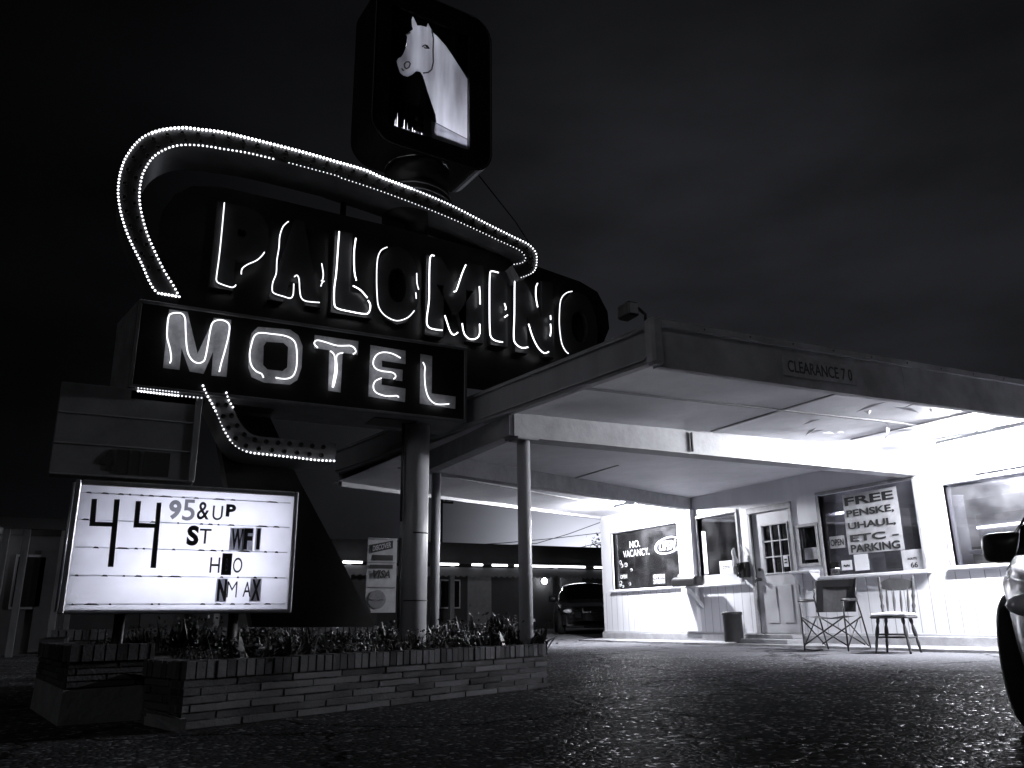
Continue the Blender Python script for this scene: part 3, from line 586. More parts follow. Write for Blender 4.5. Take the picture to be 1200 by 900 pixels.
for (s, a, b_, c, d) in (('NO.', 14.30, 13.93, 1.99, 2.13), ('VACANCY.', 14.55, 13.63, 1.81, 1.95)):
    mb = MB(); wtext(mb, s, a, b_, c, d, GX, bold=.0, depth=.002); mb.build('word', M['paper'], t)
# stickers and toys crowding the lower left of that window
random.seed(11)
for k in range(9):
    yy = 14.72-random.random()*.55; zz = 1.52+random.random()*.25 if k < 5 else 1.2+random.random()*.1
    mb = MB(); r = .03+.02*random.random(); mb.tube([(GX-.001, yy+r*math.cos(a*.7), zz+r*.8*math.sin(a*.7)) for a in range(9)], .006, 5)
    o = mb.build('window_decal', M['paper']); tag(o, 'small white outline decal on the left part of the NO VACANCY window', 'decal', 'outline decals on the window')
mb = MB(); mb.ball((GX+.1, 12.74, 1.32), .13, 12, 8, (.8,1,1)); mb.build('plush_toy', M['signwhite']); tag(bpy.data.objects['plush_toy'], 'round pale plush toy behind the glass below the OPEN neon', 'toy')
for k, (yy, hh) in enumerate(((13.85,.2),(13.4,.14),(13.65,.26))):
    mb = MB(); mb.lathe([(.05,0),(.06,hh*.4),(.03,hh*.7),(.045,hh*.85),(.01,hh)], (WX+.13, yy, 1.17), 10)
    o = mb.build('figurine', M['signmid']); tag(o, ('pale figurine on the sill below the blind', 'short figurine on the sill by the hours sign', 'tallest figurine on the sill right of the blind')[k], 'figurine', 'figurines on the window sill')
# OPEN neon
t = thing('neon_open_sign', 'lit oval OPEN neon sign in the leftmost office window', 'neon sign', (GX, 13.0, 1.8))
mb = MB(); cy, cz = 13.02, 1.94
mb.tube([(GX, cy-.40*math.cos(a), cz+.15*math.sin(a)+.03*math.cos(a)) for a in [2*math.pi*k/40 for k in range(40)]], .013, 6, closed=True)
mb.build('oval_tube', M['neon'], t)
mb = MB(); wtext(mb, 'OPEN', 13.28, 12.76, 1.85, 2.03, GX-.004, bold=.015, shear=.3); mb.build('word_tube', M['neon'], t)
# right window: white column leaning inside, counter, bottles, papers
mb = MB(); mb.lathe([(.1,.3),(.1,2.1),(.11,2.12)], (10.42, 7.12, 0), 16); o = mb.build('inner_column', M['wall'], off)
mb = MB(); mb.bbox(10.2, 10.75, 4.4, 6.9, 1.32, 1.37); mb.build('counter', M['wall'], off)
for k, (yy, hh, ww) in enumerate(((6.42,.17,.05),(6.25,.15,.045),(6.08,.2,.05))):
    mb = MB(); mb.lathe([(ww,0),(ww,hh*.6),(ww*.35,hh*.75),(ww*.35,hh)], (10.3, yy, 1.37), 12)
    o = mb.build('bottle', M['paper']); tag(o, ('white bottle on the counter nearest the white column', 'middle white bottle on the counter behind the right window', 'white bottle on the counter beside the car mirror')[k], 'bottle', 'bottles on the counter')
# mailbox + brace, phone, ash can
t = thing('mailbox', 'dark metal mailbox on a white brace in front of the lit wall', 'mailbox', (9.75, 12.05, 1.1)); MY0 = 11.78
mb = MB(); pr = [(.11*math.cos(a), .11*math.sin(a)) for a in [math.pi*k/8 for k in range(9)]]
mb.prism([(9.72+px, MY0, 1.22+pz*.7) for (px, pz) in pr]+[(9.61, MY0, 1.12), (9.83, MY0, 1.12)], (0, .62, 0)); mb.build('body', M['plastic'], t, fix=True)
mb = MB(); mb.bbox(9.66, 9.78, MY0-.002, MY0-.015, 1.14, 1.27, .004); mb.build('flap', M['black2'], t)
mb = MB(); mb.bbox(9.6, 9.99, 12.0, 12.06, 1.08, 1.117); mb.prism([(9.66, 12.005, 1.08), (9.72, 12.005, 1.08), (9.995, 12.005, .80), (9.995, 12.005, .72)], (0, .05, 0)); mb.build('bracket', M['trim'], t)
t = thing('wall_phone', 'black wall telephone with white cord between the narrow window and the door', 'telephone', (9.93, 10.83, 1.21))
mb = MB(); mb.bbox(9.9, 9.997, 10.74, 10.93, 1.21, 1.47, .01); mb.build('case', M['plastic'], t)
mb = MB(); mb.tube([(9.87,10.9,1.24),(9.85,10.9,1.28),(9.85,10.9,1.4),(9.87,10.9,1.44)], [.03,.016,.016,.03], 8); mb.build('handset', M['chairblk'], t)
mb = MB(); mb.tube([(9.96,10.83+.03*math.sin(a*.9),1.47+a*.028) for a in range(10)]+[(9.97,10.9,1.76)], .007, 6); mb.build('cord', M['paper'], t)
mb = MB(); mb.tube([(9.88,10.97+.02*math.sin(a),1.72-a*.05) for a in range(10)], [.01,.03,.035,.03,.045,.05,.035,.04,.03,.02], 8)
o = mb.build('wind_chime', M['signwhite']); tag(o, 'pale ornament hanging beside the wall telephone', 'ornament')
t = thing('ash_can', 'dark cylindrical ash can standing against the wall left of the door step', 'ash can', (9.55, 10.78, .18))
mb = MB(); mb.lathe([(.15,0),(.155,.02),(.155,.42),(.165,.43),(.165,.47),(.14,.475),(.13,.44)], (9.55, 10.78, .18), 24); mb.build('body', M['black2'], t)
mb = MB(); mb.lathe([(.13,0),(.13,.01)], (9.55, 10.78, .618), 20); mb.build('sand', M['conc'], t)

# ---------------------------------------------------------------- folding chair and wooden chair
def camp_chair():
    t = thing('folding_chair', 'folding camp chair with a dark canvas back beside the office door', 'chair', (0,0,0))
    r = .011; H = .46; w = .3; d = .25
    # local: x = sideways, y = depth (front -)
    for sx in (-1, 1):
        mb = MB(); mb.tube([(sx*w, -d, .01), (sx*w, -d, .62), (sx*w, -d+.03, .645)], r); mb.build('front_leg', M['chairblk'], t)
        mb = MB(); mb.tube([(sx*w, d+.16, .01), (sx*w, d-.02, .5), (sx*w*.98, d-.1, .7), (sx*w*.95, d-.0, .94)], r); mb.build('back_post', M['chairblk'], t)
        mb = MB(); mb.tube([(sx*w, -d-.03, .65), (sx*w, -.05, .655), (sx*w, d-.08, .66)], [.016,.022,.016], 8); mb.build('armrest', M['chairblk'], t)
        mb = MB(); mb.tube([(sx*w, -d, .06), (sx*w, d-.1, .42)], r*.8); mb.tube([(sx*w, -d, .42), (sx*w, d+.1, .06)], r*.8); mb.build('side_brace', M['chairblk'], t)
    mb = MB(); mb.tube([(-w, -d, .44), (w, -d, .08)], r*.9); mb.tube([(w, -d, .44), (-w, -d, .08)], r*.9); mb.build('front_cross', M['chairblk'], t)
    mb = MB(); mb.tube([(-w, d, .44), (w, d, .08)], r*.9); mb.tube([(w, d, .44), (-w, d, .08)], r*.9); mb.build('rear_cross', M['chairblk'], t)
    mb = MB(); mb.tube([(-w, -d+.02, .03),(-w*.5, -d-.02, .015),(-w*.1, -d-.02, .03)], r*.9); mb.build('foot_bar', M['chairblk'], t)
    mb = MB()
    for i in range(6):
        for j in range(6):
            q = lambda a, b_: (-w*.97+2*w*.97*a/6, -d+.01+2*(d-.03)*b_/6, .455-.035*math.sin(math.pi*a/6)-.01*math.sin(math.pi*b_/6))
            mb.add([q(i,j), q(i+1,j), q(i+1,j+1), q(i,j+1)], [(0,1,2,3)], True)
    mb.build('seat', M['canvas'], t)
    def back(a, b_, y_off=0): return (-w*.93+2*w*.93*a, d-.1+.1*b_-y_off+.03*math.sin(math.pi*a), .5+.43*b_)
    mb = MB()
    for i in range(8):
        for j in range(6):
            q = lambda a, b_: back(a/8, b_/6)
            mb.add([q(i,j), q(i+1,j), q(i+1,j+1), q(i,j+1)], [(0,1,2,3)], True)
    bk = mb.build('backrest', M['canvas'], t)
    mb = MB()
    for (a0, a1, b0, b1) in ((0,.17,0,1),(.83,1,0,1),(.17,.83,.78,1)):
        mb.add([back(a0,b0,.012), back(a1,b0,.012), back(a1,b1,.012), back(a0,b1,.012)], [(0,1,2,3)])
    mb.build('border', M['plastic'], bk)
    mb = MB(); mb.tube([(w+.0, -d-.02, .44), (w+.05, -d-.03, .40), (w, -d+.02, .37)], [.03,.035,.02], 8); 
    return t
c = camp_chair(); c.location = (8.95, 8.16, gz(8.95)+.003); c.rotation_euler = (0,0,R(-90+16))
def wood_chair():
    t = thing('wooden_chair', 'turned wooden kitchen chair with a white seat cushion under the poster window', 'chair', (0,0,0))
    H = .45
    for (sx, sy) in ((-1,-1),(1,-1),(-1,1),(1,1)):
        mb = MB(); a = Vector((sx*.15, sy*.14, H)); b_ = Vector((sx*.21, sy*.2, 0)); prof = [.02,.024,.014,.022,.026,.024,.014,.02,.018,.012,.014]
        mb.tube([a.lerp(b_, k/10) for k in range(11)], prof, 10); mb.build('leg', M['wood'], t)
    for sx in (-1, 1):
        mb = MB(); mb.tube([(sx*.185, -.17, .2), (sx*.185, 0, .2), (sx*.185, .17, .2)], [.01,.015,.01]); mb.build('stretcher', M['wood'], t)
    mb = MB(); mb.tube([(-.185, 0, .2), (0, 0, .2), (.185, 0, .2)], [.01,.015,.01]); mb.tube([(-.19,-.18,.24),(.19,-.18,.24)], .012); mb.build('stretcher', M['wood'], t)
    mb = MB(); mb.bbox(-.23, .23, -.22, .21, .44, .475, .014); mb.build('seat', M['wood'], t)
    mb = MB(); mb.ball((0, -.01, .495), .22, 20, 8, (1.04,1,.14)); mb.bbox(-.215,.215,-.215,.19,.477,.508,.014); mb.build('cushion', M['cushion'], t)
    for sx in (-1, 1):
        mb = MB(); a = Vector((sx*.19, .18, .47)); b_ = Vector((sx*.215, .27, 1.0)); prof = [.014,.02,.016,.024,.014,.018,.024,.018,.02,.024,.014,.02,.008]
        mb.tube([a.lerp(b_, k/12) for k in range(13)], prof, 10); mb.build('back_post', M['wood'], t)
    for k in (-1.5, -.5, .5, 1.5)[0:4]:
        mb = MB(); a = Vector((k*.085, .185, .47)); b_ = Vector((k*.09, .255, .86)); mb.tube([a.lerp(b_, q/6) for q in range(7)], [.008,.01,.016,.018,.014,.01,.008], 8); mb.build('spindle', M['wood'], t)
    mb = MB(); pts = [(-.21,.86),(-.17,.83),(-.08,.81),(.08,.81),(.17,.83),(.21,.86),(.205,.92),(.15,.95),(.08,.975),(-.08,.975),(-.15,.95),(-.205,.92)]
    mb.prism([(x, .24+.13*(z-.81)+.0, z) for x, z in pts], (0, .022, 0)); mb.build('crest_rail', M['wood'], t, fix=True)
    return t
c = wood_chair(); c.scale = (.97,.97,.93); c.location = (9.0, 7.22, gz(9)+.003); c.rotation_euler = (0,0,R(-90+20))

# ---------------------------------------------------------------- carport
cp = thing('carport', 'flat white carport roof on steel posts joined to the motel office', 'carport', (3.4, 6.6, 0))
ENDA, ENDB = Vector((3.46, 4.55)), Vector((2.85, 10.9))
def endx(y): t_ = (y-ENDA.y)/(ENDB.y-ENDA.y); return ENDA.x+(ENDB.x-ENDA.x)*t_
def backy(x): return 10.9 + (x-2.85)*(15.32-10.9)/(10-2.85)
def fz(x): return 2.36+.012*(x-3.4)          # fascia bottom
# soffit surface: height depends on x mainly
def sz(x, y): return 2.42 + (.33-.08*max(0,min(1,(7.3-y)/2.8)))*(x-3.4)/6.6
def tz(x, y): return sz(x, y)+.2+ .06*max(0,min(1,(y-4.5)/5))
mb = MB(); nxx, nyy = 24, 24
def P(i, j, top=False):
    x = 3.2 + (11.9-3.2)*i/nxx
    if x > 10 and not top: pass
    y0 = 4.56; y1 = min(backy(x), 15.4)
    y = y0+(y1-y0)*j/nyy
    xe = x if i > 0 else endx(y)+.02
    return (xe, y, tz(x, y) if top else sz(x, y) - .008*math.sin(x*3.1)*math.sin(y*2.3))
vs = [P(i,j) for i in range(nxx+1) for j in range(nyy+1)]
mb.add(vs, [(i*(nyy+1)+j, i*(nyy+1)+j+1, (i+1)*(nyy+1)+j+1, (i+1)*(nyy+1)+j) for i in range(nxx) for j in range(nyy)], True)
mb.build('soffit', M['soffit'], cp)
mb = MB(); vs = [P(i,j,True) for i in range(nxx+1) for j in range(nyy+1)]
mb.add(vs, [(i*(nyy+1)+j, (i+1)*(nyy+1)+j, (i+1)*(nyy+1)+j+1, i*(nyy+1)+j+1) for i in range(nxx) for j in range(nyy)])
mb.build('roof', M['fascia2'], cp)
# joint battens on the soffit
def batten(a, b_, w=.035, nseg=14, h=.012):
    mb = MB(); a = Vector(a); b_ = Vector(b_)
    d = (b_-a).normalized(); nrm = Vector((-d.y, d.x))*w/2
    for k in range(nseg):
        p0 = a.lerp(b_, k/nseg); p1 = a.lerp(b_, (k+1)/nseg)
        q = [p0-nrm, p1-nrm, p1+nrm, p0+nrm]
        mb.hexa([(v.x, v.y, sz(v.x,v.y)-h) for v in q], [(v.x, v.y, sz(v.x,v.y)+.02) for v in q])
    mb.build('joint_strip', M['beam'], cp)
batten((3.45, 5.55), (9.9, 6.0)); 
for x in (5.9, 8.1): batten((x, 4.6), (x+.05, 6.8), .03, 8)
for x in (6.2,): batten((x, 9.0), (x, 10.2), .03, 4)
batten((3.3, 9.6), (9.9, 13.9), .03)
# peeling paint flakes under the front bay
random.seed(5)
for k in range(26):
    fl = MB()
    x = 6.6+2.6*random.random(); y = 4.9+1.6*random.random(); a = random.random()*6.28; s_ = .03+.07*random.random()
    z = sz(x, y)-.014; d1 = Vector((math.cos(a), math.sin(a), 0))*s_*1.8; d2 = Vector((-math.sin(a), math.cos(a), 0))*s_*.5
    c0 = Vector((x, y, z)); fl.add([c0-d1, c0+d2*.6, c0+d1+Vector((0,0,-.035)), c0-d2], [(0,1,2,3)]); fl.build('peeling_paint', M['soffit'], cp)
# front fascia
def fascia_strip(mb, pts, zb, zt, th):
    """pts: plan polyline; outward side is to the right when walking"""
    for k in range(len(pts)-1):
        a, b_ = Vector(pts[k]), Vector(pts[k+1]); d = (b_-a).normalized(); n_ = Vector((-d.y, d.x))*th
        q = [a, b_, b_+n_, a+n_]
        mb.hexa([(v.x, v.y, zb(a if i in (0,3) else b_)) for i, v in enumerate(q)], [(v.x, v.y, zt(a if i in (0,3) else b_)) for i, v in enumerate(q)])
fx = [(3.47+(12-3.47)*k/12, 4.47) for k in range(13)]
mb = MB(); fascia_strip(mb, fx, lambda p: 2.29+.014*(p.x-3.4)+.004*math.sin(p.x*2.1), lambda p: 2.625+.017*(p.x-3.4), .06)
mb.build('front_fascia', M['fascia2'], cp)
mb = MB(); fascia_strip(mb, [(x, 4.44) for x, y in fx], lambda p: 2.6+.017*(p.x-3.4), lambda p: 2.65+.017*(p.x-3.4), .16)
mb.build('drip_edge', M['fascia2'], cp)
for x in (6.1, 8.6, 10.9):
    z0_ = 2.29+.014*(x-3.4); mb = MB(); mb.bbox(x, x+.03, 4.464, 4.47, z0_, z0_+.32, .002); mb.build('fascia_seam', M['fascia2'], cp)
for k in range(14):
    x = 3.9+.45*k; mb = MB(); mb.lathe([(.008,0),(.008,-.004),(.003,-.006)], (x, 4.44, 2.625+.017*(x-3.4)), 8, 'Y'); mb.build('screw', M['mtext'], cp)
# end fascia (long rounded-corner panel), z rises a little towards the rear
def ezb(y): return 2.34+.028*(y-4.5)
def ezt(y): return 2.64+.034*(y-4.5)
ey = [4.5+(10.9-4.5)*k/16 for k in range(17)]
mb = MB()
for k in range(16):
    ya, yb = ey[k], ey[k+1]
    mb.hexa([(endx(ya)-.0, ya, ezb(ya)), (endx(ya)+.07, ya, ezb(ya)), (endx(yb)+.07, yb, ezb(yb)), (endx(yb), yb, ezb(yb))],
            [(endx(ya)-.0, ya, ezt(ya)), (endx(ya)+.07, ya, ezt(ya)), (endx(yb)+.07, yb, ezt(yb)), (endx(yb), yb, ezt(yb))])
mb.build('end_fascia', M['fascia'], cp)
# raised rim around the end fascia, rounded at the front
mb = MB(); rim = []
for k in range(17): rim.append((endx(ey[16-k])-.008, ey[16-k], ezt(ey[16-k])-.035))
y_ = 4.62
for k in range(7):
    a = math.pi/2*k/6; rim.append((endx(4.6)-.008, 4.6-.08*math.sin(a)+.0, ezt(4.6)-.035-.08*(1-math.cos(a))))
for k in range(7):
    a = math.pi/2*k/6; rim.append((endx(4.6)-.008, 4.52+.1*(1-math.cos(a)), ezb(4.6)+.035+.1*(1-math.sin(a))))
for k in range(1, 17): rim.append((endx(ey[k])-.008, max(ey[k], 4.64), ezb(ey[k])+.035))
mb.tube(rim, .01, 6); mb.build('end_rim', M['fascia'], cp)
mb = MB(); mb.bbox(3.40, 3.50, 4.42, 4.53, 2.3, 2.66, .02); mb.build('corner_cap', M['fascia2'], cp)
mb = MB()   # back fascia
bx = [(2.9+(10-2.9)*k/14) for k in range(15)]
fascia_strip(mb, [(x, backy(x)) for x in bx][::-1], lambda p: sz(p.x, p.y)-.05, lambda p: tz(p.x, p.y), .06)
mb.build('rear_fascia', M['fascia'], cp)
# beams
def beam(name, a, b_, za, zb, w, hfun, m='beam'):
    mb = MB(); a = Vector(a); b_ = Vector(b_); n = 12; d = (b_-a).normalized(); nn = Vector((-d.y, d.x))*w
    for k in range(n):
        p0 = a.lerp(b_, k/n); p1 = a.lerp(b_, (k+1)/n); z0 = za+(zb-za)*k/n; z1 = za+(zb-za)*(k+1)/n
        mb.hexa([(p0.x,p0.y,z0),(p1.x,p1.y,z1),(p1.x+nn.x,p1.y+nn.y,z1),(p0.x+nn.x,p0.y+nn.y,z0)],
                [(p0.x,p0.y,hfun(p0)),(p1.x,p1.y,hfun(p1)),(p1.x+nn.x,p1.y+nn.y,hfun(p1)),(p0.x+nn.x,p0.y+nn.y,hfun(p0))])
    return mb.build(name, M[m], cp)
up_ = lambda p: sz(p.x, p.y)+.03
beam('cross_beam', (3.37, 6.55), (10.02, 7.334), 2.205, 2.42, .17, up_)
beam('cross_beam', (3.33, 8.56), (10.02, 12.17), 2.2, 2.53, .17, up_)
beam('end_beam', (3.42, 8.64), (3.46, 6.56), 2.205, 2.21, -.14, up_)
beam('bottom_flange', (3.40, 6.53), (10.0, 7.31), 2.190, 2.405, .22, lambda p: 2.203+(p.x-3.4)*.0327)
mb = MB(); mb.box(5.66, 5.675, 6.79, 6.815, 2.29, 2.5); mb.build('beam_joint', M['dark'], cp)
# posts
def post(name, x, y, r, z0, z1, m='post', sq=False):
    mb = MB(); mb.lathe([(r,0),(r,z1-z0)], (x,y,z0), 28); o = mb.build(name, M[m], cp)
    mb = MB(); mb.box(x-r*1.7, x+r*1.9, y-r*1.5, y+r*1.5, z1-.012, z1+.001); mb.build('cap_plate', M['beam'], o)
    return o
post('post', 3.5, 6.62, .062, .0, 2.188); post('post', 3.42, 8.62, .052, .3, 2.2)
# clearance plate
t = thing('clearance_sign', 'worn pale clearance plate on the front fascia of the carport', 'sign', (5.05, 4.46, 2.38))
mb = MB(); zb = lambda x: 2.29+.014*(x-3.4)+.075
mb.hexa([(4.69,4.455,zb(4.69)),(5.5,4.455,zb(5.5)),(5.5,4.468,zb(5.5)),(4.69,4.468,zb(4.69))], [(4.69,4.455,zb(4.69)+.165),(5.5,4.455,zb(5.5)+.165),(5.5,4.468,zb(5.5)+.165),(4.69,4.468,zb(4.69)+.165)])
mb.build('plate', M['clear'], t)
mb = MB(); text_mb(mb, 'CLEARANCE 7 0', (4.73, 4.4545, zb(4.73)+.03), (1,0,.014), (0,0,1), .72, .1, depth=.002, bold=.01); mb.build('lettering', M['mtext'], t)
mb = MB(); text_mb(mb, 'E', (3.8, 4.466, 2.44), (1,0,0), (0,0,1), .04, .05, depth=.001); 
# floodlight on the corner
t = thing('floodlight', 'small unlit floodlight on the front corner of the carport roof', 'floodlight', (3.44, 4.56, 2.66))
mb = MB(); mb.bbox(3.33, 3.43, 4.6, 4.75, 2.72, 2.83, .012); mb.build('housing', M['plastic'], t)
mb = MB(); mb.tube([(3.44,4.55,2.655),(3.45,4.56,2.72),(3.42,4.6,2.78)], .012); mb.build('bracket', M['plastic'], t)
mb = MB(); mb.box(3.345, 3.415, 4.594, 4.601, 2.735, 2.815); mb.build('lens', M['lens'], t)
# canopy lamps (lit)
t = thing('canopy_lamp', 'brightly lit lamp under the carport nearest the right office window', 'lamp', (9.35, 5.8, 2.62))
mb = MB(); mb.bbox(9.30, 9.40, 5.1, 6.5, sz(9.1,5.8)-.05, sz(9.1,5.8)-.005); mb.build('housing', M['wall'], t)
mb = MB(); mb.tube([(9.35, 5.15, sz(9.1,5.8)-.075), (9.35, 6.45, sz(9.1,5.8)-.075)], .02); mb.build('lamp_tube', M['lampA'], t)
t = thing('canopy_lamp', 'brightly lit lamp under the rear carport bay above the NO VACANCY window', 'lamp', (9.05, 12.95, 2.66))
mb = MB(); mb.bbox(8.98, 9.12, 12.75, 13.25, sz(9.05,13)-.06, sz(9.05,13)-.003); mb.build('housing', M['wall'], t)
mb = MB(); mb.ball((9.05, 13.0, sz(9.05,13)-.11), .055, 12, 8, (1,1.6,1)); mb.build('lamp_bulb', M['lampB'], t)
# conduit above right window
mb = MB(); mb.bbox(9.93, 9.99, 4.0, 6.5, 2.285, 2.31); o = mb.build('window_head', M['dtrim'], off)

# ---------------------------------------------------------------- the big sign
SY = 7.0
pole = thing('sign_pole', 'thick round steel pole carrying the motel sign in the planter', 'pole', (2.68, 7.3, 0))
mb = MB(); mb.lathe([(.13,0),(.13,2.4)], (2.68,7.3,0), 36); mb.build('shaft', M['bigpole'], pole)
for (z, a0, a1) in ((1.35, -2.0, -.2), (.74, -2.6, -.3)): 
    mb = MB(); mb.tube([(2.68+.131*math.cos(a), 7.3+.131*math.sin(a), z) for a in [a0+(a1-a0)*k/10 for k in range(11)]], .006, 5); mb.build('weld_band', M['dark'], pole)
mb = MB(); mb.tube([(2.52,7.22,1.45),(2.52,7.22,2.38)], .014); mb.tube([(2.52,7.22,.5),(2.52,7.22,1.3)], .014); mb.build('conduit', M['black2'], pole)
mb = MB(); mb.lathe([(.13,3.2),(.13,4.6),(.36,4.62),(.37,4.8),(.36,4.98),(.3,5.0),(.3,5.04),(.35,5.06),(.35,5.28),(.2,5.3)], (2.68,7.45,0), 40); mb.build('turntable', M['black2'], pole)
mb = MB()
for z in (4.86, 4.93): mb.tube([(2.68+.375*math.cos(a), 7.45+.375*math.sin(a), z+.015*math.sin(a*2)) for a in [2*math.pi*k/30 for k in range(30)]], .009, 5, closed=True)
mb.build('turntable_rim', M['arrow_side'], pole)

# MOTEL box
t = thing('motel_sign', 'long dark box sign with MOTEL in neon over painted letters', 'sign', (1.6, 7.3, 2.39))
mb = MB(); mb.bbox(.1, 3.08, SY, SY+.6, 2.395, 3.16, .012); mb.build('cabinet', M['mbox'], t)
mb = MB(); mb.hexa([(-.03,7.62,2.42),(.097,SY+.01,2.40),(.097,7.62,2.40),(.05,7.64,2.42)],[(-.04,7.62,3.13),(.097,SY+.01,3.155),(.097,7.62,3.155),(.05,7.64,3.13)]); mb.build('end_cap', M['hook_face'], t, fix=True)
mb = MB(); mb.box(.13, 3.05, SY-.004, SY+.0, 2.425, 3.13); mb.build('face', M['black'], t)
fmb = MB()
for a in ((.1,3.08,2.395,2.425),(.1,3.08,3.13,3.16),(.1,.13,2.425,3.13),(3.05,3.08,2.425,3.13)): fmb.bbox(a[0],a[1],SY-.02,SY-.001,a[2],a[3],.006)
fmb.build('face_rim', M['mbox'], t)
mb = MB(); mb.box(.5, 1.3, SY+.2, SY+.4, 2.388, 2.394); mb.build('underside_hatch', M['black2'], t); mb = MB(); mb.box(2.2, 2.62, SY+.12, SY+.42, 2.386, 2.394); mb.build('underside_hatch', M['black2'], t)
from mathutils.geometry import tessellate_polygon
def flat(mb, loops, y, depth=.004):
    L3 = [[Vector((x, y, z)) for x, z in lp] for lp in loops]
    tri = tessellate_polygon([[Vector((x, z, 0)) for x, z in lp] for lp in loops])
    pts = [p for lp in L3 for p in lp]; n = len(pts)
    fs = [tuple(f) for f in tri] + [tuple(reversed([i+n for i in f])) for f in tri]
    o = 0
    for lp in L3:
        m_ = len(lp); fs += [(o+i, o+(i+1)%m_, n+o+(i+1)%m_, n+o+i) for i in range(m_)]; o += m_
    mb.add(pts + [p+Vector((0, depth, 0)) for p in pts], fs)
def smooth_path(pts, y, sub=3):
    P_ = [Vector((x, y, z)) for x, z in pts]; out = []
    for i in range(len(P_)-1):
        p0 = P_[max(0,i-1)]; p1 = P_[i]; p2 = P_[i+1]; p3 = P_[min(len(P_)-1, i+2)]
        for k in range(sub):
            q = k/sub; out.append(.5*((2*p1)+(p2-p0)*q+(2*p0-5*p1+4*p2-p3)*q*q+(3*p1-p0-3*p2+p3)*q*q*q))
    out.append(P_[-1]); return out
for lp, tubes in zip(MOTEL_FACES, MOTEL_NEON):
    mb = MB(); flat(mb, lp, SY-.009, .004); f_ = mb.build('letter', M['mface'], t, fix=True)
    mb = MB()
    for tb in tubes: mb.tube(smooth_path(tb, 6.94), .006, 7)
    mb.build('neon_tube', M['neon'], f_)
    mb = MB()
    for tb in tubes:
        for q in tb[1:-1:4]: mb.tube([(q[0], 6.945, q[1]), (q[0], 6.99, q[1])], .004, 5)
    mb.build('tube_clip', M['mbox'], f_)

# PALOMINO panel
t = thing('name_sign', 'large dark rounded panel with PALOMINO in partly lit neon letters', 'sign', (2.6, 7.5, 3.1))
pn = PANEL + [(4.85, 2.95), (.35, 2.95)]
mb = MB(); flat(mb, [smooth_p for smooth_p in [pn]], 7.3, .35); mb.build('panel', M['black'], t, fix=True)
LB = {'P':(.655,1.14,3.46,4.32),'A':(1.17,1.66,3.43,4.29),'L':(1.76,2.165,3.40,4.27),'O':(2.19,2.65,3.38,4.23),'M':(2.72,3.37,3.32,4.2),'I':(3.45,3.65,3.32,4.18),'N':(3.74,4.22,3.28,4.16),'O2':(4.31,4.79,3.27,4.11)}
NG = [[0,1],[2,3,4,5],[6,7,8],[9,10,11],[12,13,14,15,16],[17,18,19],[20,21,22,23,24],[25]]
for (k, bx_), grp in zip(LB.items(), NG):
    mb = MB(); text_mb(mb, k[0], (bx_[0], 7.296, bx_[2]), (1,0,0), (0,0,1), bx_[1]-bx_[0], bx_[3]-bx_[2], depth=.075, bold=.07)
    f_ = mb.build('letter', M['letter'], t)
    mb = MB()
    for gi in grp:
        if gi < len(NEON_TOP) and len(NEON_TOP[gi]) > 1: mb.tube(smooth_path(NEON_TOP[gi], 7.17), .0066 if k in ('L','M','N','I') else .0052, 7)
    mb.build('neon_tube', M['neon_hi' if k in ('L','M','N','I') else 'neon'], f_)
# lattice seen between arrow and panel
for a_ in ([(.25,7.5,3.72),(.75,7.5,3.66)], [(.3,7.5,4.12),(1.0,7.5,4.05)], [(1.9,7.5,4.0),(1.9,7.5,4.75)], [(3.4,7.5,4.1),(3.4,7.5,4.5)]):
    mb = MB(); mb.tube(a_, .03, 6); mb.build('strut', M['black2'], t)

# arrow ribbon: front face between two outlines, returns 0.5 m deep, bulbs along both rims
def resample(pts, step):
    P_ = smooth_path(pts, 0, 6); out = [P_[0].copy()]; acc = 0
    for a, b_ in zip(P_[:-1], P_[1:]):
        d = (b_-a).length; 
        if d < 1e-6: continue
        while acc + d >= step:
            q = (step-acc)/d; a = a.lerp(b_, q); d = (b_-a).length; out.append(a.copy()); acc = 0
            if d < 1e-6: break
        acc += d
    return out
def ribbon(t, outer, inner, y0, y1, sstep=2):
    so = smooth_path(outer, y0, 3); si = smooth_path(inner, y0, 3)
    def eq(P_, n):
        cum = [0]
        for a, b_ in zip(P_[:-1], P_[1:]): cum.append(cum[-1]+(b_-a).length)
        out = []; j = 0
        for k in range(n):
            s_ = cum[-1]*k/(n-1)
            while j < len(cum)-2 and cum[j+1] < s_: j += 1
            q = (s_-cum[j])/max(1e-9, cum[j+1]-cum[j]); out.append(P_[j].lerp(P_[j+1], min(1, q)))
        return out
    n = 90; A_ = eq(so, n); B_ = eq(si, n); D = Vector((0, y1-y0, 0))
    mb = MB()
    mb.add(A_+B_, [(k, n+k, n+k+1, k+1) for k in range(n-1)], True)
    face = mb.build('face', M['arrow_face' if sstep == 2 else 'hook_face'], t)
    mb = MB()
    for Pp in (A_, B_):
        mb.add(Pp+[p+D for p in Pp], [(k, k+1, n+k+1, n+k) for k in range(n-1)], True)
    mb.add([A_[-1], B_[-1], B_[-1]+D, A_[-1]+D], [(0,1,2,3)]); mb.add([A_[0], B_[0], B_[0]+D, A_[0]+D], [(0,1,2,3)])
    mb.add([p+D for p in A_+B_], [(k, k+1, n+k+1, n+k) for k in range(n-1)])
    mb.build('return', M['arrow_side'], t)
    # sockets
    for k in range(4, n-3, sstep):
        for q in (.28, .74):
            c_ = A_[k].lerp(B_[k], q); mb = MB(); mb.lathe([(.021,0),(.021,-.012),(.014,-.012),(.014,-.004)], (c_.x, y0-.001, c_.z), 10, 'Y'); mb.build('empty_socket', M['socket'], t)
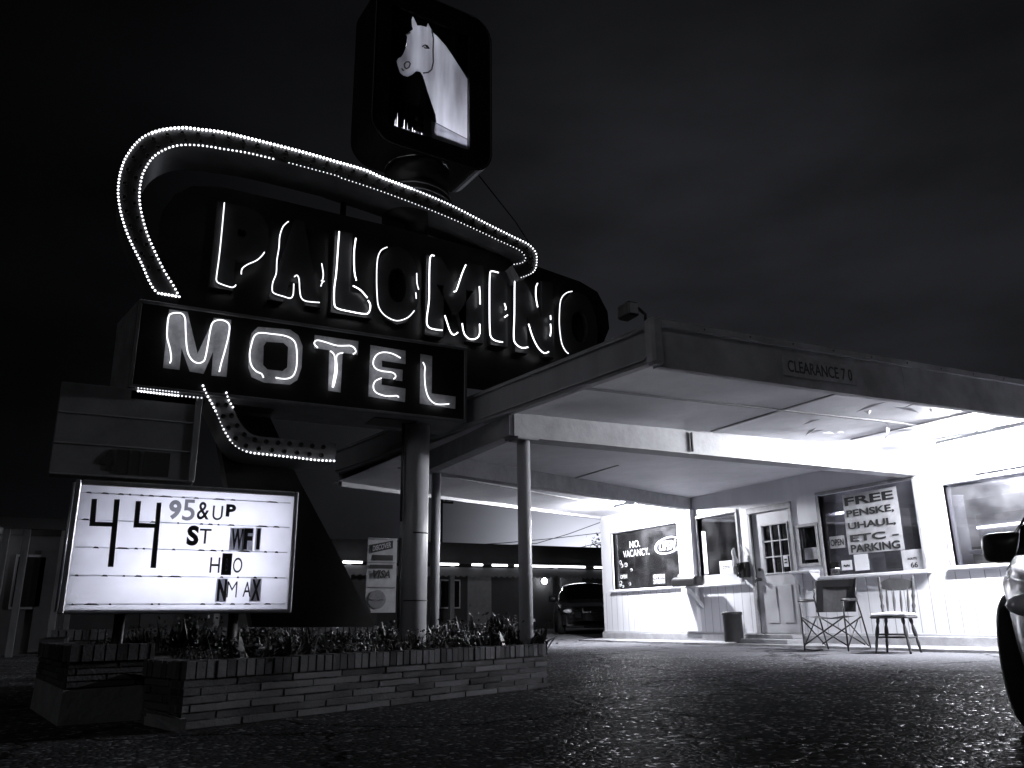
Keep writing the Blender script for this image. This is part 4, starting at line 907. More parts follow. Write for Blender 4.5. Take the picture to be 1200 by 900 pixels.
t = thing('arrow_sign', 'sweeping boomerang arrow band edged with small lit bulbs around the name panel', 'sign', (1.8, 7.3, 3.2))
ribbon(t, ARROW_OUT, ARROW_IN, 7.06, 7.52)
out_b = resample(ARROW_OUT, .034); in_b = resample(ARROW_IN, .037)
end_b = [Vector((.16+.0,0,0))]
nb = 0; rest = {'bulb': MB(), 'bulb_hi': MB(), 'bulb_dim': MB()}
L_out = len(out_b)
for k, p_ in enumerate(out_b):
    fr_ = k/L_out
    kind = 'bulb_hi' if .27 < fr_ < .68 else ('bulb' if fr_ < .97 else 'bulb_dim')
    r_ = .0095 if kind != 'bulb_hi' else .0125
    if fr_ < .3 and nb < 60:
        mb = MB(); mb.ball((p_.x, 7.045, p_.z), r_, 8, 5); mb.build('bulb', M[kind], t); nb += 1
    else: rest[kind].ball((p_.x, 7.045, p_.z), r_ if fr_ < .7 else .0098-.004*max(0, (fr_-.9)/.1), 7, 4)
for k, p_ in enumerate(in_b):
    fr_ = k/len(in_b)
    if .455 < fr_ < .475: continue
    kind = 'bulb' if fr_ < .455 else 'bulb_dim'
    if nb < 100 and fr_ < .4:
        mb = MB(); mb.ball((p_.x, 7.045, p_.z), .0092, 8, 5); mb.build('bulb', M['bulb'], t); nb += 1
    else: rest[kind].ball((p_.x, 7.045, p_.z), .0088 if kind == 'bulb' else .0062, 6, 4)
# bulbs across the lower end
a_, b_ = Vector((ARROW_OUT[0][0], 7.045, ARROW_OUT[0][1])), Vector((ARROW_IN[0][0], 7.045, ARROW_IN[0][1]))
for k in range(1, 6): q = a_.lerp(b_, k/6); rest['bulb'].ball(tuple(q), .0115, 8, 5)
for k_, m_ in rest.items():
    if m_.v: o = m_.build('bulb_row', M[k_], t); o['kind'] = 'stuff'
# hook below the MOTEL box
t = thing('arrow_hook', 'curved lower arrow tail with empty sockets below the MOTEL box', 'sign', (1.2, 7.2, 2.0))
ribbon(t, HOOK_OUT, HOOK_IN, 7.0, 7.5, 7)
hb = resample(HOOK_OUT, .034)
for k, p_ in enumerate(hb):
    fr_ = k/len(hb); 
    lit = fr_ < .18 or .26 < fr_ < .36 or fr_ > .45
    mb = MB(); mb.ball((p_.x, 6.985, p_.z), .0095 if lit else .006, 7, 4); mb.build('bulb', M['bulb' if (lit and (fr_ < .18 or .5 < fr_ )) else 'bulb_dim'], t)
hb = resample(HOOK_IN[:4], .034)
for p_ in hb[1:6]: mb = MB(); mb.ball((p_.x, 6.985, p_.z), .0085, 7, 4); mb.build('bulb', M['bulb'], t)
t = thing('bulb_strip', 'double row of tiny lit bulbs on the lower left edge of the MOTEL box', 'light strip', (.3, 6.99, 2.36))
mb = MB(); mb.bbox(.12, .66, 7.0, 7.1, 2.30, 2.385, .008); mb.build('rail', M['mbox'], t)
for row, (pa, pb) in enumerate(((ROW_A[0], ROW_A[1]), (ROW_B[0], ROW_B[1]))):
    for k in range(14):
        q = k/13; mb = MB(); mb.ball((pa[0]+(pb[0]-pa[0])*q, 6.985, pa[1]+(pb[1]-pa[1])*q), .0095 if row else .006, 7, 4); mb.build('bulb', M['bulb' if row else 'bulb_dim'], t)
for k in range(1, 7):
    q = k/6; pa, pb = ROW_B[1], ROW_B[2]; mb = MB(); mb.ball((pa[0]+(pb[0]-pa[0])*q, 6.985, pa[1]+(pb[1]-pa[1])*q), .007, 7, 4); mb.build('bulb', M['bulb_dim'], t)
# slanted dark fin that carries the sign on the left
mb = MB(); flat(mb, [FIN], 7.56, .22); o = mb.build('support_fin', M['black'], fix=True); tag(o, 'slanted dark sheet metal fin leaning from the planter up to the sign', 'support')

# horse cabinet (turned a few degrees)
A0 = R(5.4); hu = Vector((math.cos(A0), math.sin(A0), 0)); hn = Vector((hu.y, -hu.x, 0)); HC = Vector((2.75, 7.1, 0))
def HP(a, z, d=0): return HC + hu*a + Vector((0,0,z)) - hn*d      # d = distance behind the face
t = thing('horse_cabinet', 'black rounded cabinet on top of the sign showing a backlit white horse', 'sign', tuple(HP(0, 5.2, .25)))
def rrect(x0, x1, z0, z1, r, n=8):
    out = []
    for (cx, cz, a0) in ((x1-r, z1-r, 0), (x0+r, z1-r, 90), (x0+r, z0+r, 180), (x1-r, z0+r, 270)):
        for k in range(n+1): a = R(a0+90*k/n); out.append((cx+r*math.cos(a), cz+r*math.sin(a)))
    return out
outer = rrect(-.74, .70, 5.27, 7.28, .26); inner = [(.415,5.5),(.415,7.0),(-.545,7.0),(-.545,5.5)]
def flatH(mb, loops, d0, d1):
    tri = tessellate_polygon([[Vector((x, z, 0)) for x, z in lp] for lp in loops])
    pts = [q for lp in loops for q in lp]; n = len(pts)
    fs = [tuple(f) for f in tri] + [tuple(reversed([i+n for i in f])) for f in tri]; o = 0
    for lp in loops:
        m_ = len(lp); fs += [(o+i, o+(i+1)%m_, n+o+(i+1)%m_, n+o+i) for i in range(m_)]; o += m_
    mb.add([HP(x, z, d0) for x, z in pts]+[HP(x, z, d1) for x, z in pts], fs)
mb = MB(); flatH(mb, [outer, inner], 0, .04)
n = len(outer); vs = [HP(x, z, .04) for x, z in outer]+[HP(x, z, .55) for x, z in outer]
mb.add(vs, [(i, (i+1)%n, n+(i+1)%n, n+i) for i in range(n)]); mb.add([HP(x, z, .55) for x, z in outer], [tuple(range(n))])
mb.build('cabinet', M['black'], t, fix=True)
mb = MB()
for k in range(len(outer)):
    pass
mb.tube([HP(x*.985, 6.27+(z-6.27)*.985, -.008) for x, z in outer], .012, 5, closed=True); mb.build('face_rim', M['black2'], t)
# dark painted ground, horse, marks: layers of opal acrylic, tube inside at the bottom
random.seed(4); holes = []; a = -.45
while a < -.13:
    w_ = random.choice((.004,.006,.01,.014)); h_ = random.choice((.05,.1,.16,.22,.3,.07)); holes.append([(a,5.50),(a+w_,5.50),(a+w_*.9,5.50+h_*.7),(a+w_*.5,5.50+h_),(a+w_*.1,5.50+h_*.6)]); a += w_+random.uniform(.012,.035)
mb = MB(); flatH(mb, [[(.43,5.48),(.43,7.02),(-.56,7.02),(-.56,5.48)], HORSE]+holes, .05, .053); mb.build('picture_ground', M['opal_dark'], t)
mb = MB(); flatH(mb, [HORSE], .046, .049); hs = mb.build('horse_figure', M['opal_horse'], t)
mb = MB()
for mk in HORSE_MARKS: mb.tube([HP(x, z, .04) for x, z in mk], .008, 5)
mb.build('painted_lines', M['opal_mark'], hs)
mb = MB(); mb.add([HP(-.03,5.735,.0445), HP(.414,5.655,.0445), HP(.414,5.67,.0445), HP(-.03,5.75,.0445)], [(0,1,2,3)]); mb.build('lower_band', M['opal_mark'], hs)
mb = MB(); mb.add([HP(-.02,5.535,.0443), HP(.414,5.50,.0443), HP(.414,5.655,.0443), HP(-.03,5.735,.0443)], [(0,1,2,3)]); mb.build('weathered_strip', M['opal_dim'], hs)
mb = MB(); mb.tube([HP(*HORSE_MARKS[1][1], .04), HP(HORSE_MARKS[1][1][0]+.025, HORSE_MARKS[1][1][1]-.01, .038), HP(HORSE_MARKS[1][1][0]+.05, HORSE_MARKS[1][1][1]-.03, .04)], [.006,.014,.006], 6); mb.build('eye', M['dark'], hs)
mb = MB(); mb.add([HP(-.47,5.49,.058), HP(-.12,5.49,.058), HP(-.12,5.85,.058), HP(-.47,5.85,.058)], [(0,1,2,3)]); mb.build('peeled_backing', M['opal_horse'], t)
mb = MB(); mb.add([HP(-.545,5.48,.5), HP(.415,5.48,.5), HP(.415,7.02,.5), HP(-.545,7.02,.5)], [(0,1,2,3)]); mb.build('reflector', M['wall'], t)
mt = emit('horse_cabinet_tube', 1, 190)
mb = MB(); mb.tube([HP(-.42, 5.42, .2), HP(.55, 5.50, .2)], .022); mb.build('lamp_tube', mt, t)
mt2 = emit('horse_cabinet_tube_upper', 1, 16)
mb = MB(); mb.tube([HP(-.3, 6.85, .36), HP(.4, 6.85, .36)], .02); mb.build('lamp_tube', mt2, t)
mb = MB(); mb.tube([HP(.69,5.45,.3), Vector((3.75,7.2,4.8)), Vector((3.93,7.06,4.38))], .007, 5); o = mb.build('guy_wire', M['wire']); tag(o, 'thin dark cable from the horse cabinet down to the arrow tip', 'cable')

# reader board
t = thing('reader_board', 'lit white changeable letter board announcing rates beside the planter', 'sign', (.66, 7.1, .66))
x0, x1, z0, z1 = -.165, 1.50, .645, 1.62; D = .42
mb = MB()
mb.bbox(x0, x1, SY+D-.02, SY+D, z0, z1); mb.bbox(x0, x0+.03, SY, SY+D-.021, z0+.03, z1-.03); mb.bbox(x1-.03, x1, SY, SY+D-.021, z0+.03, z1-.03); mb.bbox(x0, x1, SY, SY+D-.021, z0, z0+.029); mb.bbox(x0, x1, SY, SY+D-.021, z1-.029, z1)
mb.build('cabinet', M['mbox'], t)
mb = MB(); mb.box(x0+.04, x1-.04, SY+D-.035, SY+D-.024, z0+.035, z1-.035); mb.build('reflector', M['wall'], t)
mb = MB()
for a in ((x0-.012, x0+.03, z0-.01, z1+.01), (x1-.02, x1+.012, z0-.01, z1+.01)): mb.bbox(a[0], a[1], SY-.03, SY+.02, a[2], a[3], .008)
for a in ((x0+.031, x1-.021, z0-.01, z0+.02), (x0+.031, x1-.021, z1-.028, z1+.01)): mb.bbox(a[0], a[1], SY-.028, SY+.02, a[2], a[3], .008)
mb.build('frame', M['galv'], t)
mb = MB(); nn_ = 14
for k in range(2): mb.tube([(x0-.02, SY-.045+k*.1, z0+.01), (x0-.021, SY-.045+k*.1, z1-.02)], .012, 8)
mb.build('edge_trim', M['galv'], t)
mb = MB(); mb.box(x0+.03, x1-.02, SY-.006, SY-.002, z0+.02, z1-.028); mb.build('face', M['opal'], t)
TU = emit('reader_tube', 1, 32)
for (xa, xb, z) in ((.35, 1.42, 1.38), (.25, 1.36, .98)):
    mb = MB(); mb.tube([(xa, SY+.2, z), (xb, SY+.2, z)], .02); mb.build('lamp_tube', TU, t)
TU2 = emit('reader_tube_old', 1, 8)
mb = MB(); mb.tube([(-.08, SY+.2, 1.2), (.3, SY+.2, 1.2)], .02); mb.tube([(-.1, SY+.2, .8), (1.2, SY+.2, .78)], .02); mb.build('lamp_tube', TU2, t)
for rl in ([(-.131,1.534),(1.452,1.542)],[(-.135,1.329),(1.456,1.335)],[(-.123,1.122),(1.452,1.125)],[(-.13,.915),(1.448,.917)],[(-.127,.707),(1.46,.711)]):
    (xa, za), (xb, zb_) = rl; random.seed(int(za*1000)); rail = MB(); 
    rail.box(xa, xb, SY-.012, SY-.0065, za-.004, za+.004); ro_ = rail.build('letter_rail', M['opal_horse'], t)
    x = xa+.03
    while x < xb-.08:
        w_ = random.choice((.02,.03,.045,.06,.11)); 
        if random.random() < .75: dm = MB(); dm.add([(x,SY-.014,za-.006),(x+w_,SY-.014,za-.007),(x+w_*.8,SY-.014,za+.005),(x+w_*.3,SY-.014,za+.007)], [(0,1,2,3)]); dm.build('rail_grime', M['gletter' if za > 1.4 else 'dletter'], ro_)  # dark grime dashes along the rail, each laid on as its own piece
        x += w_+random.choice((.03,.06,.1))
for lp in FF:
    mb = MB(); flat(mb, [lp], SY-.022, .004); mb.build('large_numeral', M['dletter'], t, fix=True)
heavy = {'S':.05,'B':.03,'N':.05,'X':.04,'W':.035,'F':.04,'9':.04,'P':.05}
for k, (xa, xb, za, zb_) in READER.items():
    mb = MB(); 
    if k in ('W','F','I','N','X'):
        b2 = MB(); pad = .012; b2.box(xa-pad, xb+pad*(.5), SY-.0175, SY-.0155, za-.008, zb_+.006); b2.build('letter_card', M['opal_card'], t)
    if k == 'B':
        mb.box(xa, xb, SY-.02, SY-.017, za, zb_); mb.build('letter', M['dletter'], t)
        mb = MB(); text_mb(mb, 'B', (xa+.03, SY-.0205, za+.03), (1,0,0), (0,0,1), xb-xa-.06, zb_-za-.07, depth=.002); mb.build('letter_face', M['gletter'], t); continue
    text_mb(mb, k, (xa, SY-.018, za), (1,0,0), (0,0,1), xb-xa, zb_-za, depth=.003, bold=heavy.get(k, -.01 if k == 'M' else .004 if k in 'TUHAIO' else .012))
    mb.build('letter', M['opal_mark' if k in ('9','5') else 'dletter'], t)
# posts of the reader board
for x in (.25, 1.1): mb = MB(); mb.lathe([(.04,.1),(.04,.66)], (x, 7.25, 0), 14); mb.build('leg', M['black2'], t)
# unlit grey board above it
t = thing('grey_board', 'unlit grey letter board hung above the lit reader board', 'sign', (.15, 7.05, 1.64))
mb = MB(); mb.bbox(-.37, .67, SY, SY+.14, 1.66, 2.392, .008); mb.build('panel', M['greyface'], t)
mb = MB()
for z in (1.66, 1.9, 2.14): mb.bbox(-.36, .66, SY-.012, SY-.001, z, z+.014, .004)
mb.bbox(.62, .672, SY-.014, SY-.001, 1.675, 2.38, .004); mb.build('rail', M['mbox'], t)
mb = MB(); text_mb(mb, '4', (-.04, SY-.003, 1.71), (1,0,0), (0,0,1), .1, .17, depth=.003, bold=.04); mb.build('numeral', M['dark'], t)
for (a, b_) in ((.08,.165),(.185,.245),(.275,.47)): mb = MB(); mb.box(a, b_, SY-.006, SY-.002, 1.69, 1.885); mb.build('letter_card', M['dark'], t)

# card sign behind the pole
t = thing('card_sign', 'pale stacked payment card sign bolted to the left of the big pole', 'sign', (2.46, 7.6, .64))
ys_ = 7.5
def V3(x, z): return (x*ys_/7.6, z)
pl = [(2.33,1.33),(2.62,1.33),(2.62,.64),(2.385,.64),(2.325,.76)]
mb = MB(); flat(mb, [pl], 7.6, .02); mb.build('panel', M['signwhite'], t, fix=True)
mb = MB(); 
for z in (1.1, .87): mb.box(2.34, 2.61, 7.595, 7.599, z-.004, z+.004)
mb.tube([(2.34,7.597,1.32),(2.61,7.597,1.32)], .004, 4); mb.build('divider', M['signmid'], t)
mb = MB(); mb.hexa([(2.362,7.592,1.185),(2.575,7.592,1.235),(2.575,7.598,1.235),(2.362,7.598,1.185)], [(2.365,7.592,1.265),(2.575,7.592,1.31),(2.575,7.598,1.31),(2.365,7.598,1.265)]); mb.box(2.39,2.58,7.594,7.598,1.12,1.17); mb.build('band', M['dark'], t)
mb = MB(); text_mb(mb, 'DISCOVER', (2.375, 7.5915, 1.203), (1,0,.235), (0,0,1), .18, .05, depth=.002, bold=.02); mb.build('lettering', M['signwhite'], t)
mb = MB(); mb.box(2.35,2.58,7.594,7.598,1.045,1.08); mb.build('band', M['dark'], t)
mb = MB(); text_mb(mb, 'VISA', (2.385, 7.592, .955), (1,0,0), (0,0,1), .17, .075, depth=.002, bold=.03, shear=.3); mb.build('lettering', M['dark'], t)
mb = MB(); mb.lathe([(.085,0),(.085,-.006)], (2.435, 7.6, .76), 30, 'Y', smooth=False); mb.build('roundel', M['signmid'], t)
mb = MB(); text_mb(mb, 'MasterCard', (2.365, 7.5925, .75), (1,0,0), (0,0,1), .14, .022, depth=.002); mb.build('lettering', M['signwhite'], t)

# ---------------------------------------------------------------- brick planters
def brick_wall(t, a, b_, h, th=.14, rows=None, cap=.095, z0=0):
    """roman brick courses with a rowlock cap; a->b is the outer face seen from the right-hand side"""
    a = Vector(a); b_ = Vector(b_); Ld = (b_-a).length; d = (b_-a)/Ld; nn = Vector((-d.y, d.x))
    core = MB(); q = [a+nn*.008+d*.004, b_+nn*.008-d*.004, b_+nn*(th-.008)-d*.004, a+nn*(th-.008)+d*.004]
    core.hexa([(v.x,v.y,-.02) for v in q], [(v.x,v.y,h-.01) for v in q]); core.build('mortar_core', M['mortar'], t)
    mb = MB(); ch = .041; z = z0; r = 0
    body = h-cap; nr = max(1, round((body-z0)/ch)); ch = (body-z0)/nr
    for r in range(nr):
        s_ = -.1*(r*1.7 % 4)
        while s_ < Ld:
            e_ = min(Ld, s_+.385); s0 = max(0, s_)
            if e_-s0 > .03:
                j = random.uniform(-.003,.004)
                p0 = a+d*(s0+.004); p1 = a+d*(e_-.004); q = [p0-nn*j, p1-nn*j, p1+nn*(th+j), p0+nn*(th+j)]
                mb.hexa([(v.x,v.y,z0+r*ch+.004) for v in q], [(v.x,v.y,z0+(r+1)*ch-.005) for v in q])
            s_ += .39
    mb.build('brick_courses', M['brick'], t, fix=True)
    mb = MB(); s_ = 0
    while s_ < Ld-.02:
        e_ = min(Ld, s_+.06); j = random.uniform(-.004,.005); jz = random.uniform(-.003,.004)
        p0 = a+d*(s_+.003); p1 = a+d*(e_-.003); q = [p0-nn*(.012+j), p1-nn*(.012+j), p1+nn*(th+.012), p0+nn*(th+.012)]
        mb.hexa([(v.x,v.y,body+.004) for v in q], [(v.x,v.y,h+jz) for v in q]); s_ += .064
    mb.build('brick_cap', M['brick'], t, fix=True)
random.seed(21)
t = thing('brick_planter', 'low wedge shaped planter of thin bricks at the front beside the slim post', 'planter', (2, 5.8, 0))
PA, PB, PC, PD = (.53,5.03), (3.62,6.47), (3.66,8.6), (.44,5.5)
brick_wall(t, PA, PB, .355); brick_wall(t, (3.63,6.50), (3.72,6.9), .355); brick_wall(t, (.36,5.52), (.515,5.06), .355)
mb = MB(); mb.prism([(.38,5.46,-.01),(.52,5.01,-.01),(.56,5.01,-.01),(.42,5.46,-.01)], (0,0,.075)); 
mb.prism([(.37,5.52,0),(.50,5.035,0),(.53,5.015,0),(.53,5.02,.05),(.50,5.03,.07),(.37,5.52,.09)], (.02,0,0)); mb.build('render_patch', M['render'], t, fix=True)
soil = MB(); soil.add([(.5,5.2,.27),(3.6,6.6,.27),(3.7,8.7,.33),(.1,8.7,.33),(.2,5.9,.27)], [(0,1,2,3,4)]); soil.build('soil', M['soil'], t)
t = thing('brick_planter', 'taller dark brick planter behind and left of the low one', 'planter', (-.1, 6, 0))
brick_wall(t, (-.05,5.70), (.42,5.78), .44, z0=.2); brick_wall(t, (-.25,7.0), (-.06,5.73), .44, z0=.2)
mb = MB(); mb.hexa([(-.265,7.0,-.01),(-.066,5.68,-.01),(.42,5.765,-.01),(.42,5.84,-.01)], [(-.255,7.0,.2),(-.058,5.685,.19),(.42,5.772,.2),(.42,5.84,.2)]); mb.build('render_base', M['render'], t, fix=True)
brick_wall(t, (-.25,8.72), (4.5,8.72), .52, z0=.1); brick_wall(t, (-.25,8.7),(-.26,7.05), .46)
brick_wall(t, (4.5,8.7), (3.72,7.0), .42)
# bedding plants
random.seed(33)
def plant(h, n, spread):
    mb = MB()
    for k in range(n):
        a = random.random()*6.283; tilt = random.uniform(.1,1.1); L_ = h*random.uniform(.5,1.1); w_ = random.uniform(.008,.022)
        b0 = Vector((random.gauss(0,spread), random.gauss(0,spread), 0)); dirv = Vector((math.cos(a)*math.sin(tilt), math.sin(a)*math.sin(tilt), math.cos(tilt)))
        side = Vector((-math.sin(a), math.cos(a), 0))*w_
        p1 = b0+dirv*L_*.55; p2 = b0+dirv*L_+Vector((0,0,-L_*.18*math.sin(tilt)))
        mb.add([b0-side*.3, b0+side*.3, p1+side, p1-side, p2], [(0,1,2,3),(3,2,4)], False)
    # small leaves
    for k in range(n*2):
        c_ = Vector((random.gauss(0,spread*1.3), random.gauss(0,spread*1.3), random.uniform(.1,1)*h)); s_ = random.uniform(.008,.02)
        u_ = Vector((random.uniform(-1,1),random.uniform(-1,1),random.uniform(-.4,1))).normalized()*s_; v_ = u_.orthogonal().normalized()*s_*.5
        mb.add([c_-u_, c_+v_, c_+u_, c_-v_], [(0,1,2,3)])
    return mb
protos = []
GL = 'low leafy bedding plant among its likes in the brick planter'
for i in range(4):
    mb = plant(.085+.04*i, 75, .075); o = bpy.data.objects.new('bedding_plant', None)
    COL.objects.link(o); ORG[o.name] = Vector((0,0,0)); tag(o, GL, 'plant', 'bedding plants in the planter')
    mb.build('leaves', M['leaf'], o)
    if i % 2:
        for k in range(3): fm = MB(); fm.ball((random.gauss(0,.06), random.gauss(0,.06), .12+.04*random.random()), .009, 6, 4, (1,1,.6)); fm.build('flower', M['flower'], o)
    protos.append(o)
cnt = 0
for i in range(46):
    s_ = random.random(); q = random.random()**1.0
    fx_ = .75+2.85*s_; fy_ = 5.03+(fx_-.53)*.466+.3+q*1.5
    if abs(fx_-2.68) < .2 and abs(fy_-7.3) < .2: continue
    o = protos[i] if i < 4 else copy_tree(protos[i % 4])
    o.location = (fx_, fy_, .27+.015*(fy_-5)); o.rotation_euler = (0,0,random.random()*6.28); sc_ = random.uniform(.8,1.35); o.scale = (sc_,sc_,sc_*random.uniform(.8,1.15))
for i in range(16):
    o = copy_tree(protos[i % 4]); o.location = (.1+4.0*i/16+random.uniform(-.1,.1), 8.35+random.uniform(-.25,.1), .33); o.rotation_euler = (0,0,random.random()*6.28); sc_ = random.uniform(.9,1.5); o.scale = (sc_,)*3

# ---------------------------------------------------------------- cars
def make_car(label, paint, lwheel=.32):
    t = thing('parked_car', label, 'car', (0,0,0))
    Lh = 2.25; W0 = .88
    zs = lambda x: .93 if x < .6 else .93-.27*(min(1, (x-.6)/1.65))**.8
    def ztop(x):
        k = [(-2.25,.88),(-2.0,.99),(-1.45,1.03),(-.75,1.38),(-.1,1.44),(.35,1.4),(1.1,.93),(1.7,.82),(2.1,.72),(2.25,.6)]
        for (a, b_), (c_, d_) in zip(k[:-1], k[1:]):
            if a <= x <= c_: q = (x-a)/(c_-a); q = q*q*(3-2*q) if (a in (-1.45,-.75)) else q; return b_+(d_-b_)*q
        return .7
    zsh = lambda x: min(zs(x), ztop(x)-.02)
    def zlow(x):
        z = .24+.1*max(0, abs(x)-1.9)/.35
        for c_ in (-1.32, 1.35):
            r = lwheel+.05
            if abs(x-c_) < r: z = max(z, .32+math.sqrt(max(0, r*r-(x-c_)**2)))
        return z
    def Wd(x): return W0*(1-min(1, abs(x)/2.27)**7)**.45*(1-.06*max(0, abs(x)-1.2))
    n = 90; X_ = [-2.262+4.524*i/n for i in range(n+1)]
    body = MB(); win = MB(); rows = []
    for x in X_:
        w_ = max(.25, Wd(x)); zl = zlow(x); zh = max(zl+.03, zsh(x)); zt = max(zh+.015, ztop(x))
        cab = max(0, min(1, (zt-1.02)/.35)); row = []
        for k in range(8): q = k/7; row.append((x, w_*(.955+.045*math.sin(math.pi*(.15+.75*q)))*(1-.01*q), zl+(zh-zl)*q))
        wr = w_*(.93-.22*cab)
        for k in range(1, 6): q = k/5; row.append((x, w_*.975+(wr-w_*.975)*q, zh+(zt-.06*cab-zh)*q*(.5+.5*cab) if cab < .05 else zh+(zt-.07*cab-zh)*q))
        for k in range(1, 7): q = k/6; row.append((x, wr*(1-q), (row[12][2])+(zt-row[12][2])*math.sin(q*math.pi/2)**.8))
        rows.append(row)
    m_ = len(rows[0]); full = []
    for row in rows: full += row + [(x, -y, z) for (x, y, z) in reversed(row[:-1])]
    M2 = 2*m_-1
    bf = []; wf = []
    for i in range(n):
        xm = (X_[i]+X_[i+1])/2
        for k in range(M2-1):
            kk = k if k < m_-1 else M2-2-k
            f = (i*M2+k, i*M2+k+1, (i+1)*M2+k+1, (i+1)*M2+k)
            side = 8 <= kk <= 10 and -1.15 < xm < .62 and not -.2 < xm < -.1
            front = kk >= 12 and .42 < xm < 1.1
            rear = kk >= 12 and -1.4 < xm < -.85
            (wf if (side or front or rear) else bf).append(f)
    caps = [tuple(range(M2)), tuple(n*M2+k for k in range(M2-1,-1,-1))]
    body.add(full, bf+caps, True); body.build('body', paint, t, fix=True)
    win.add(full, wf, True); win.build('windows', M['carglass'], t)
    for c_ in (-1.32, 1.35):
        for s_ in (-1, 1):
            mb = MB(); y = s_*.78
            prof = [(lwheel*.62,-.1),(lwheel*.9,-.105),(lwheel,-.085),(lwheel,.085),(lwheel*.9,.105),(lwheel*.62,.1)]
            mb.lathe([(r, h) for r, h in prof], (c_, y, lwheel), 36, 'Y'); wh = mb.build('wheel', M['tyre'], t)
            mb = MB()
            mb.lathe([(.03,s_*.1),(.06,s_*.095),(.06,s_*.06)], (c_, y, lwheel), 16, 'Y')
            for q in range(5):
                a = 2*math.pi*q/5; u_ = Vector((math.cos(a), 0, math.sin(a))); v_ = Vector((-math.sin(a), 0, math.cos(a)))
                c0 = Vector((c_, y+s_*.09, lwheel)); c1 = c0+u_*lwheel*.62; 
                mb.hexa([c0-v_*.03, c1-v_*.045, c1-v_*.045-Vector((0,s_*.02,0)), c0-v_*.03-Vector((0,s_*.02,0))], [c0+v_*.03, c1+v_*.045, c1+v_*.045-Vector((0,s_*.02,0)), c0+v_*.03-Vector((0,s_*.02,0))])
            mb.tube([(c_+lwheel*.62*math.cos(a), y+s_*.1, lwheel+lwheel*.62*math.sin(a)) for a in [2*math.pi*k/28 for k in range(28)]], .014, 6, closed=True)
            mb.build('rim', M['rim'], wh)
    mb = MB(); mb.box(-2.0, 2.0, -.66, .66, .22, .5); mb.box(-.9,.9,-.8,.8,.22,.4); mb.build('underbody', M['plastic'], t)
    for s_ in (-1, 1):
        mb = MB(); mb.ball((2.06, s_*.6, .60), .1, 16, 8, (.8,1.5,.6)); mb.build('headlight', M['lens'], t)
        mb = MB(); mb.ball((-2.13, s_*.62, .78), .1, 12, 8, (.8,1.5,.7)); mb.build('tail_light', M['signmid'], t)
        MZ = .97; mb = MB(); prof = [(.02,-.06),(.3,-.058),(.5,-.035),(.5,.03),(.42,.07),(.2,.09),(.02,.095)]
        def sup(r, a): c_, q_ = math.cos(a), math.sin(a); return (r*.26*math.copysign(abs(c_)**.5, c_), r*.19*math.copysign(abs(q_)**.55, q_))
        pv = [(.42+h, s_*.97+sup(r, 2*math.pi*k/24)[0], MZ+sup(r, 2*math.pi*k/24)[1]) for r, h in prof for k in range(24)]
        mb.add(pv, [(i*24+k, i*24+(k+1)%24, (i+1)*24+(k+1)%24, (i+1)*24+k) for i in range(len(prof)-1) for k in range(24)]+[tuple(range(23,-1,-1)), tuple((len(prof)-1)*24+k for k in range(24))], True)
        mb.tube([(.48,s_*.80,.9),(.44,s_*.92,.92)], .025); mb.build('mirror', M['plastic'], t, fix=True)
    mb = MB(); mb.bbox(2.19,2.25,-.45,.45,.42,.58,.01); mb.build('grille', M['plastic'], t)
    mb = MB(); mb.tube([(-1.2,.66,1.2),(-.7,.655,1.37),(0,.65,1.42),(.5,.68,1.33),(1.1,.8,1.0)], .008, 5); mb.tube([(-1.2,-.66,1.2),(-.7,-.655,1.37),(0,-.65,1.42),(.5,-.68,1.33),(1.1,-.8,1.0)], .008, 5); mb.build('window_trim', M['chrome'], t)
    mb = MB(); mb.tube([(2.23,-.45,.55),(2.265,0,.555),(2.23,.45,.55)], .012, 6); mb.build('chrome_bar', M['chrome'], t)
    return t
NC = make_car('grey car at the right edge, only its front wheel, wing and mirror in view', M['carpaint2'], .33)
NC.location = (5.65, 2.4, .02); NC.rotation_euler = (0,0,R(-157)); NC.scale = (.95,)*3
pc = make_car('dark saloon parked beyond the carport next to the white office corner', M['carpaint'])
pc.location = (13.2, 21.2, .19); pc.rotation_euler = (0,0,R(-118))

# ---------------------------------------------------------------- motel row behind
t = thing('motel_row', 'long low dark motel wing with a scalloped valance behind the carport', 'building', (8, 27, 0))
YB = 26
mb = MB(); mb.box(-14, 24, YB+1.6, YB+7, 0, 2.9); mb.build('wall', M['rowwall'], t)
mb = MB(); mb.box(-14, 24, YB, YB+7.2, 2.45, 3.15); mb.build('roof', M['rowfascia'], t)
mb = MB(); x = 4.0
while x < 20:
    mb.prism([(x, YB-.02, 2.33), (x, YB-.02, 2.06), (x+.045, YB-.02, 2.03), (x+.11, YB-.02, 2.0), (x+.175, YB-.02, 2.03), (x+.22, YB-.02, 2.06), (x+.22, YB-.02, 2.33)], (0,.015,0)); x += .22
mb.build('valance', M['valance'], t, fix=True)
for x in (7.3, 10.9, 14.95, 17.2, 3.4, -.5, -4.2):
    mb = MB(); mb.bbox(x, x+.16, YB+.05, YB+.2, 0, 2.45); mb.build('post', M['rowdoor'], t)
for x in (7.9, 9.6, 12.2, 16.1, 1.5, 5.2):
    mb = MB(); mb.bbox(x, x+.95, YB+1.55, YB+1.6, .15, 2.2); d_ = mb.build('door', M['rowdoor'] if x > 11 else M['rowfascia'], t)
    mb = MB(); mb.ball((x+.1, YB+1.52, 1.1), .04); mb.build('handle', M['chrome'], d_)
